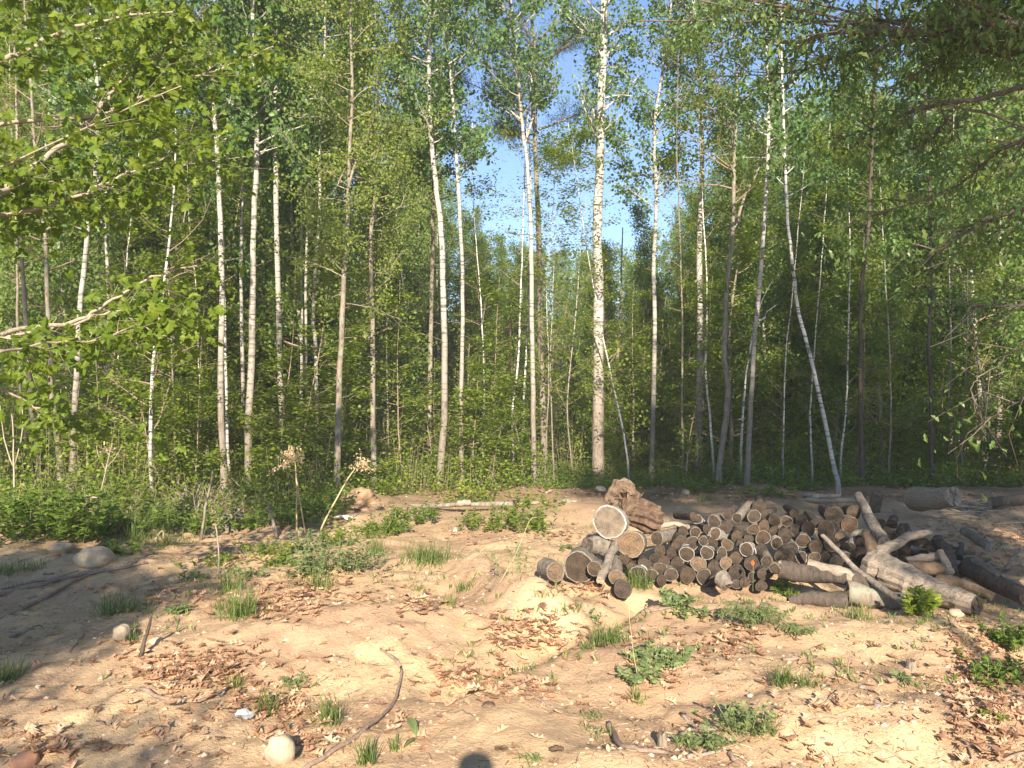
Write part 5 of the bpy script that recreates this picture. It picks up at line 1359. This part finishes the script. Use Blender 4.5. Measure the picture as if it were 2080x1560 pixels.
for a in (("dense green bush on the dirt bank at left", 105, 1098, 96, 150, 60, 26, OVAL, 17, 'shrub'), ("low bush at the left edge behind the dense one", 20, 1060, 70, 90, 34, 22, OVAL, 15, 'shrub'),
 ("leafy green patch right of the dense bush", 205, 1092, 50, 90, 34, 20, OVAL, 13, 'shrub'), ("green bush between the reeds and the grey stump", 300, 1075, 60, 90, 34, 18, OVAL, 12, 'shrub'),
 ("leafy weeds around the grey stump", 400, 1085, 50, 80, 30, 16, OVAL, 12, 'shrub'), ("weeds right of the grey stump", 505, 1075, 50, 90, 34, 18, OVAL, 11, 'shrub'),
 ("weeds at the foot of the tall dry weed", 600, 1068, 60, 80, 34, 18, OVAL, 12, 'shrub'), ("bramble left of the root plate", 660, 1045, 56, 70, 34, 18, OVAL, 12, 'shrub'),
 ("blue-green leafy clump hanging over the leaves left of centre", 640, 1172, 60, 66, 26, 14, OVAL, 14, 'weed'), ("wide weed patch at the left of centre above the dead leaves", 700, 1158, 56, 90, 34, 16, OVAL, 11, 'weed'),
 ("weeds between the wide patch and the leaning dry weed", 620, 1122, 44, 70, 26, 14, OVAL, 11, 'weed'), ("bright low weeds before the long back trunk at left", 800, 1082, 46, 80, 30, 16, OVAL, 10, 'shrub'),
 ("bright low weeds close to the long back trunk", 850, 1062, 40, 80, 30, 16, OVAL, 10, 'shrub'), ("bushy bright patch left part in front of the back pole", 985, 1078, 44, 80, 26, 13, OVAL, 11, 'under'),
 ("bushy bright patch middle part in front of the back pole", 1045, 1068, 46, 80, 26, 13, OVAL, 11, 'under'), ("bushy bright patch right part, the tallest, hanging forward", 1088, 1085, 60, 56, 26, 13, OVAL, 12, 'under'),
 ("weeds behind the bright patch at the brush edge", 1065, 1030, 40, 110, 26, 12, OVAL, 10, 'under'), ("small leafy weed on sand below the bright patch", 1160, 1118, 14, 30, 8, 10, OVAL, 8, 'weed'),
 ("thin weeds on sand left of the tilted round", 1050, 1165, 70, 40, 12, 9, OVAL, 9, 'weed'), ("lobed-leaf plant on the sand mound before the pile", 1372, 1222, 26, 66, 16, 7, YM, 20, 'weed'),
 ("small lobed plant right below the mound plant", 1400, 1250, 22, 50, 12, 6, YM, 14, 'weed'), ("dark-leaved little weed near the gully tuft", 1205, 1262, 26, 18, 5, 8, OVAL, 11, 'weed'),
 ("leafy weed clump right of the gully", 1330, 1352, 44, 70, 24, 12, YM, 14, 'weed'), ("weeds with star-shaped leaves in leaf litter right of the gully", 1300, 1380, 26, 54, 14, 8, YM, 19, 'weed'),
 ("leafy bush in the right foreground by the wood sliver", 1505, 1488, 56, 80, 30, 12, OVAL, 14, 'weed'), ("broad-leaved weed right of the wood sliver", 1440, 1520, 34, 60, 14, 8, OVAL, 17, 'weed'), ("narrow-leaved weed at the bottom, above the white splinter", 1400, 1520, 28, 50, 14, 7, LANCE, 22, 'weed'),
 ("upright leafy weed in front of the splintered log end", 1600, 1215, 44, 36, 14, 12, OVAL, 13, 'shrub'), ("bright leafy weed before the barkless trunk", 1860, 1250, 60, 46, 20, 14, YM, 16, 'under'),
 ("second bright weed right of the one before the barkless trunk", 1958, 1238, 44, 44, 16, 12, YM, 15, 'under'), ("dark leafy bush at the right edge above the leaf litter", 2062, 1320, 60, 60, 26, 14, OVAL, 15, 'shrub'),
 ("shaded low plants among leaves at the right edge", 2025, 1385, 46, 90, 30, 12, OVAL, 15, 'shrub'), ("two-leaved yellow-green sprout in the right leaf litter", 2010, 1470, 22, 30, 5, 6, OVAL, 18, 'under'),
 ("small weed by the tiny brown stump", 1828, 1385, 20, 36, 6, 5, OVAL, 18, 'weed'), ("blue-green weed at the foot of the left leaf patch", 590, 1400, 28, 44, 14, 9, LANCE, 16, 'weed'), ("tall dark leaf standing alone in sand left of centre", 846, 1502, 34, 6, 2, 2, OVAL, 34, 'weed'),
 ("weed at right of the bright grass clump below the boulder", 355, 1248, 24, 30, 6, 6, YM, 14, 'weed'), ("low weed on the sand by the photographer's shadow", 1078, 1548, 16, 30, 10, 6, LANCE, 18, 'weed'),
 ("pair of weeds in front of the leaf bank at left", 390, 1180, 22, 40, 12, 9, OVAL, 11, 'weed'), ("low weeds right of the brown upright stick", 545, 1128, 34, 70, 26, 12, OVAL, 10, 'under'), ("low weeds just above the spreading grass tuft", 505, 1172, 30, 60, 20, 10, OVAL, 10, 'weed'), ("low weeds between the stake and the leaf bank", 575, 1150, 34, 60, 24, 12, OVAL, 10, 'under'),
 ("sunlit weeds under the leaning dry weed", 690, 1110, 36, 70, 28, 12, OVAL, 10, 'under'), ("sunlit weeds left of the bright low weeds", 755, 1088, 34, 70, 28, 12, OVAL, 9, 'under'), ("weeds by the thin pale upright twig", 430, 1150, 32, 70, 24, 12, OVAL, 10, 'under'), ("weeds at the edge of the dirt bank above the boulder", 240, 1125, 30, 60, 20, 12, OVAL, 12, 'shrub'), ("fuzzy weeds behind the pile at the brush edge", 1420, 1000, 26, 70, 26, 12, OVAL, 9, 'under'),
 ("bright weeds behind the pile's crest", 1560, 1010, 28, 70, 26, 12, OVAL, 9, 'under')):
    weed("weed", *a)
def rosette(label, px, py, hp, wp, n, lf=LANCE):
    """plant of many arching stems each set with narrow leaflets"""
    g = ground(px, py); s = g[1] / FPX; e = empty("fern_like_plant", g, label, "plant")
    st = MB(); fb = MB()
    for i in range(n):
        a = RNG.uniform(0, 6.28); L = wp * .5 * s * RNG.uniform(.5, 1.05); h = hp * s * RNG.uniform(.55, 1.1)
        t = np.linspace(0, 1, 9)[:, None]
        P = np.array([[math.cos(a), math.sin(a), 0]]) * (L * t) + np.array([[0, 0, 1]]) * (h * np.sin(t * 2.2) * 1.0 - h * .25 * t)
        st.add(*tube(P, np.linspace(.003, .001, 9), 4, cap=False))
        k = 34; tt = RNG.uniform(.2, 1, k); pos = np.stack([np.interp(tt, t[:, 0], P[:, j]) for j in range(3)], 1)
        sgn = np.where(RNG.random(k) < .5, 1, -1)[:, None]
        d = np.array([[math.cos(a), math.sin(a), -.2]]); X = d * .8 + sgn * np.array([[-math.sin(a), math.cos(a), 0]]) + unit(k) * .2
        N = unit(k) * .3 + [0, 0, 1]
        fb.add(*inst(lf[0], lf[1], pos, X, N, 13 * s * RNG.uniform(.6, 1.1, k)), r=np.repeat(RNG.random(k), len(lf[1])))
    st.build("stem", M['weed'], e); fb.build("foliage", M['weed'], e)
rosette("large feathery dark green plant on the sand below the woodpile", 1528, 1272, 50, 150, 44)
rosette("small feathery plant right of the large feathery one", 1625, 1292, 26, 70, 14)

# ------------------------------------------------------------------ dead leaves
lc = [(640, 1195, 130, 42, 420), (560, 1235, 90, 30, 180), (400, 1368, 150, 52, 520), (330, 1210, 100, 30, 150), (1075, 1290, 90, 42, 480), (960, 1385, 80, 34, 260), (1080, 1405, 50, 20, 80), (1340, 1340, 70, 60, 180), (1480, 1300, 80, 50, 140),
      (1985, 1095, 120, 60, 700), (2010, 1430, 80, 110, 520), (1990, 1320, 80, 50, 160), (110, 1528, 90, 22, 60), (600, 1510, 60, 40, 80), (1200, 1195, 60, 20, 160), (850, 1232, 60, 22, 90), (1250, 1150, 30, 12, 60), (1850, 1010, 200, 14, 200), (1500, 1012, 160, 14, 260),
      (560, 1440, 90, 30, 160), (830, 1490, 40, 30, 25), (1700, 1380, 150, 60, 60), (1650, 1450, 300, 90, 70), (950, 1090, 200, 20, 90), (1150, 1090, 60, 14, 90), (300, 1480, 300, 60, 60), (480, 1120, 120, 30, 160), (1340, 1085, 140, 14, 60)]
pp = []; cl = []
for cx_, cy_, rx, ry, n in lc:
    for _ in range(int(n * .62)):
        pp.append((cx_ + RNG.normal(0, rx * .55), cy_ + RNG.normal(0, ry * .55)))
for _ in range(260): pp.append((RNG.uniform(-60, 2140), RNG.uniform(1060, 1570)))
pp = np.array(pp)
pts = []
# meet the ground by marching once for all
a_ = (pp[:, 0] - 1040) / FPX; v_ = (780 - pp[:, 1]) / FPX; c_, s_ = math.cos(PITCH), math.sin(PITCH)
bx, by, bz = a_, c_ - v_ * s_, s_ + v_ * c_
Dd = np.full(len(pp), 14.0); live = np.ones(len(pp), bool)
for D in np.arange(2.6, 14, .03):
    t = D / by; hit = live & (CAMZ + bz * t <= height(bx * t, np.full(len(pp), D)))
    Dd[hit] = D; live &= ~hit
gx = bx / by * Dd; gy = Dd
# the floor of the woods
nf = 7000
fy = 12 + 22 * RNG.random(nf) ** 1.3; fx = RNG.uniform(-.75, .75, nf) * fy
gx = np.concatenate([gx, fx]); gy = np.concatenate([gy, fy]); near = np.concatenate([np.ones(len(pp), bool), np.zeros(nf, bool)])
k = len(gx)
pos = np.stack([gx, gy, height(gx, gy) + RNG.uniform(.004, .022, k)], 1)
a = RNG.uniform(0, 6.28, k); X = np.stack([np.cos(a), np.sin(a), RNG.normal(0, .14, k)], 1); N = unit(k) * .24 + [0, 0, 1]
sz = RNG.uniform(.04, .10, k) * np.where(near, 1, 1.25); rv = RNG.random(k)
vis = near & (np.abs(gx) < .64 * gy)
order = np.argsort(np.where(vis, -sz / gy, 9)); single = order[:300]; rest = order[300:]
lib = [MB().add(tm[0], tm[1], r=q).mesh("dead_leaf", M['dead']) for tm in OAK for q in (.2, .5, .75, .95)]
for i in single:
    Xi = X[i] / np.linalg.norm(X[i]); Yi = np.cross(N[i], Xi); Yi /= np.linalg.norm(Yi); Zi = np.cross(Xi, Yi)
    o = part("dead_leaf", lib[RNG.integers(0, len(lib))], None)
    Mx = Matrix(((Xi[0], Yi[0], Zi[0]), (Xi[1], Yi[1], Zi[1]), (Xi[2], Yi[2], Zi[2]))) * float(sz[i])
    o.matrix_world = Matrix.Translation(pos[i]) @ Mx.to_4x4()
    tag(o, "dry curled brown oak leaf lying on the sandy ground", "dead leaf", "dead leaves on the ground", share=True)
fb = MB(); far_ = rest[pos[rest, 1] > 11]; rest = rest[pos[rest, 1] <= 11]
fb.add(*inst(OVAL[0], OVAL[1], pos[far_], X[far_], N[far_], sz[far_] * 1.1), r=np.repeat(rv[far_], len(OVAL[1])))
for j, tm in enumerate(OAK):
    q = rest[j::4]; fb.add(*inst(tm[0], tm[1], pos[q], X[q], N[q], sz[q]), r=np.repeat(rv[q], len(tm[1])))
tag(fb.build("leaf_litter", M['dead']), kind="stuff")

# ------------------------------------------------------------------ pebbles, crumbs and bits of straw
def near_xy(n, dens=True):
    y = 2.9 + 9 * RNG.random(n) ** 1.5; x = RNG.uniform(-.72, .72, n) * y
    if dens:
        k = vnoise(x * 1.3, y * 1.3, 21) + .7 * vnoise(x * 4, y * 4, 22) + .3 * sstep(.5, 2.5, x) * (y < 6)
        kk = k > RNG.uniform(-.5, .45, n); x, y = x[kk], y[kk]
    return x, y
OCT = (np.array([[1, 0, 0], [.3, .9, .1], [-.8, .5, 0], [-.7, -.6, .05], [.4, -.8, -.05], [.1, 0, .62], [0, .1, -.5]]) * .5,
       np.array([[0, 1, 5], [1, 2, 5], [2, 3, 5], [3, 4, 5], [4, 0, 5], [1, 0, 6], [2, 1, 6], [3, 2, 6], [4, 3, 6], [0, 4, 6]]))
x, y = near_xy(9000); k = len(x)
s = .004 + .018 * RNG.random(k) ** 3
fb = MB().add(*inst(OCT[0], OCT[1], np.stack([x, y, height(x, y) + s * .1], 1), np.stack([RNG.normal(size=k), RNG.normal(size=k), np.zeros(k)], 1), np.tile([0, 0, 1.], (k, 1)) + unit(k) * .2, s * 2), r=np.repeat(RNG.random(k), 10))
tag(fb.build("gravel", M['pebble']), kind="stuff")
x, y = near_xy(26000); k = len(x)
A = np.stack([x, y, height(x, y) + .003], 1); a = RNG.uniform(0, 6.28, k); L = .012 + .06 * RNG.random(k) ** 2.5
B = A + np.stack([np.cos(a) * L, np.sin(a) * L, RNG.normal(.002, .12, k) * L], 1)
B[:, 2] = np.maximum(B[:, 2], height(B[:, 0], B[:, 1]) + .002)
w = RNG.uniform(.0008, .0026, k)
fb = MB().add(*segs(A, B, w, w * .6), r=np.repeat(RNG.random(k) ** 1.2, 6))
tag(fb.build("litter_bits", M['debris']), kind="stuff")
x, y = near_xy(4200); k = len(x)
fb = MB().add(*inst(OVAL[0], OVAL[1], np.stack([x, y, height(x, y) + .006], 1), np.stack([RNG.normal(size=k), RNG.normal(size=k), RNG.normal(0, .3, k)], 1), unit(k) * .5 + [0, 0, 1], RNG.uniform(.012, .04, k)), r=np.repeat(RNG.random(k), len(OVAL[1])))
tag(fb.build("leaf_crumbs", M['dead']), kind="stuff")
for i in range(90):
    px = RNG.uniform(0, 2080) if i < 40 else RNG.normal(1780, 160); py = RNG.uniform(1150, 1555) if i < 40 else RNG.uniform(1260, 1555)
    if not 0 < px < 2080: continue
    lump("stone", "small stone " + where(px, py), "stone", px, py, RNG.uniform(3, 7), RNG.uniform(2, 4.5), M['rock'] if RNG.random() < .7 else M['rock_grey'], nz=.3, n=8, group="small stones on the sand")
# thin grass and seedlings strewn over the clearing
x, y = near_xy(3600); kk = (y > 4.2) & (vnoise(x * .9, y * .9, 55) > -.02); x, y = x[kk], y[kk]; n = len(x)
root = np.stack([x, y, height(x, y) - .005], 1); rep = np.repeat(np.arange(n), 4); n4 = len(rep)
A = root[rep] + RNG.normal(0, .012, (n4, 3)) * [1, 1, 0]; a = RNG.uniform(0, 6.28, n4); L = RNG.uniform(.02, .07, n4)
X = np.stack([np.cos(a) * .5, np.sin(a) * .5, np.ones(n4)], 1)
tag(MB().add(*inst(LANCE[0], LANCE[1], A, X, unit(n4), L), r=np.repeat(RNG.random(n4), len(LANCE[1]))).build("sparse_grass", M['grass']), kind="stuff")

# litter left by people, orange flower
def crumple(name, label, px, py, w, h, mat, cat="litter"):
    g = ground(px, py); s = g[1] / FPX
    n = 8; u, v = np.meshgrid(np.linspace(-.5, .5, n), np.linspace(-.5, .5, n))
    sd = RNG.random() * 40
    V = np.stack([u * w * s, v * w * s * .8, h * s * (.45 + .9 * vnoise(u * 4 + sd, v * 4, 3)) * (1 - np.abs(u) * 1.2)], -1).reshape(-1, 3)
    F = []
    for i in range(n - 1):
        for j in range(n - 1):
            if (i in (0, n - 2) and j in (0, n - 2)): continue
            q = i * n + j; F += [[q, q + 1, q + n + 1], [q, q + n + 1, q + n]]
    V2 = V - [0, 0, .004]; F = np.array(F); F = np.vstack([F, F[:, ::-1] + len(V)])
    o = MB().add(np.vstack([V, V2]), F, r=RNG.random()).build(name, mat); o.location = g + Vector((0, 0, .004))
    tag(o, label, cat)
crumple("crumpled_sheet", "crumpled white sheet lying before the root plate", 700, 1055, 44, 12, M['paper'])
crumple("paper_scrap", "small white scrap on the sand near the back weeds", 925, 1083, 9, 12, M['paper'])
crumple("plastic_wrap", "pale crumpled wrapper at the end of the left leaf patch", 492, 1462, 46, 14, M['paper'])
crumple("bark_scrap", "pale scrap of bark right of the photographer's shadow", 1130, 1528, 30, 8, M['cut_light'], "bark scrap")
crumple("bark_scrap", "pale bit of bark left of the photographer's shadow end", 1018, 1525, 26, 6, M['cut_light'], "bark scrap")
g = at(*C3(1868, 770), 6.2); e = empty("columbine", g, "small drooping orange-red flower in front of the pile", "flower")
MB().add(*segs(np.array([[0, 0, -.22]]), np.array([[.005, 0, .04]]), .0018, .0012)).build("stem", M['weed'], e)
k = 7; a = np.linspace(0, 6.28, k, endpoint=False)
MB().add(*inst(OVAL[0], OVAL[1], np.tile([0, 0, .03], (k, 1)), np.stack([np.cos(a) * .25, np.sin(a) * .25, -np.ones(k)], 1), np.stack([np.cos(a), np.sin(a), np.full(k, .3)], 1), .045), r=.5).build("petals", M['orange'], e)

# ------------------------------------------------------------------ the photographer, standing behind the camera; only the shadow of the head is seen
def person():
    joints = {'pel': ((0, -.42, .92), .15), 'spine': ((0, -.42, 1.15), .145), 'chest': ((0, -.41, 1.36), .155), 'neck': ((0, -.40, 1.50), .055), 'head0': ((0, -.385, 1.60), .085), 'head1': ((0, -.385, 1.72), .092), 'head2': ((0, -.385, 1.80), .075),
              'shl': ((-.19, -.41, 1.42), .06), 'ell': ((-.26, -.30, 1.17), .042), 'wrl': ((-.10, -.12, 1.42), .028), 'hal': ((-.07, -.09, 1.50), .03),
              'shr': ((.19, -.41, 1.42), .06), 'elr': ((.26, -.30, 1.17), .042), 'wrr': ((.10, -.12, 1.42), .028), 'har': ((.07, -.09, 1.50), .03),
              'hil': ((-.10, -.42, .86), .10), 'knl': ((-.11, -.39, .48), .062), 'anl': ((-.12, -.42, .09), .042), 'tol': ((-.13, -.27, .04), .035),
              'hir': ((.10, -.42, .86), .10), 'knr': ((.11, -.39, .48), .062), 'anr': ((.12, -.42, .09), .042), 'tor': ((.13, -.27, .04), .035)}
    ed = [('pel', 'spine'), ('spine', 'chest'), ('chest', 'neck'), ('neck', 'head0'), ('head0', 'head1'), ('head1', 'head2'), ('chest', 'shl'), ('shl', 'ell'), ('ell', 'wrl'), ('wrl', 'hal'), ('chest', 'shr'), ('shr', 'elr'), ('elr', 'wrr'), ('wrr', 'har'),
          ('pel', 'hil'), ('hil', 'knl'), ('knl', 'anl'), ('anl', 'tol'), ('pel', 'hir'), ('hir', 'knr'), ('knr', 'anr'), ('anr', 'tor')]
    ks = list(joints); z0 = gz(0, -.4)
    me = bpy.data.meshes.new("body"); me.from_pydata([(joints[k][0][0], joints[k][0][1], joints[k][0][2] + z0) for k in ks], [(ks.index(a), ks.index(b)) for a, b in ed], [])
    e = empty("person", (0, -.42, z0), "person standing behind the camera holding up a phone, shadow on the sand", "person")
    o = bpy.data.objects.new("body", me); COL.objects.link(o); o.parent = e; o.location = (0, .42, -z0)
    sk = o.modifiers.new("skin", 'SKIN')
    for i, k in enumerate(ks): me.skin_vertices[0].data[i].radius = (joints[k][1],) * 2
    me.skin_vertices[0].data[0].use_root = True
    o.modifiers.new("sub", 'SUBSURF').levels = 2
    mt = NT("jacket"); mt.principled((.12, .14, .18), .8); me.materials.append(mt.m)
try:
    pm = bpy.data.meshes.new("t"); person()
    ob = bpy.data.objects["body"]
    if not len(ob.data.skin_vertices): raise RuntimeError("no skin layer")
except Exception as ex_:
    print("person:", ex_)

# ------------------------------------------------------------------ added thin volume that lifts the dark woods, standing in for lens glare
def added_haze(density):
    x0, x1, y0, y1, z0, z1 = -170, 170, -70, 235, -3, 26
    V = [(x, y, z) for x in (x0, x1) for y in (y0, y1) for z in (z0, z1)]
    me = bpy.data.meshes.new("added_haze"); me.from_pydata(V, [], [(0, 1, 3, 2), (4, 6, 7, 5), (0, 4, 5, 1), (2, 3, 7, 6), (0, 2, 6, 4), (1, 5, 7, 3)])
    m = bpy.data.materials.new("added_haze"); m.use_nodes = True; t = m.node_tree; t.nodes.clear()
    o = t.nodes.new("ShaderNodeOutputMaterial"); v = t.nodes.new("ShaderNodeVolumePrincipled")
    v.inputs["Density"].default_value = density; v.inputs["Color"].default_value = (.95, .95, .93, 1)
    t.links.new(v.outputs[0], o.inputs["Volume"]); me.materials.append(m)
    ob = bpy.data.objects.new("added_haze", me); COL.objects.link(ob); ob["kind"] = "stuff"
added_haze(.0020)

# ------------------------------------------------------------------ labels that would otherwise coincide
_by = {}
for o in ALL:
    _by.setdefault(o["label"], []).append(o)
_ORD = ["first", "second", "third", "fourth", "fifth", "sixth", "seventh", "eighth", "ninth", "tenth", "eleventh", "twelfth", "13th", "14th", "15th", "16th", "17th", "18th", "19th", "20th"]
for lab, os_ in _by.items():
    if len(os_) > 1:
        os_.sort(key=lambda o: o.matrix_world.translation.x if o.parent else o.location.x / max(.5, o.location.y))
        for i, o in enumerate(os_):
            o["label"] = lab + ", " + (_ORD[i] if i < 20 else "%dth" % (i + 1)) + " from left"
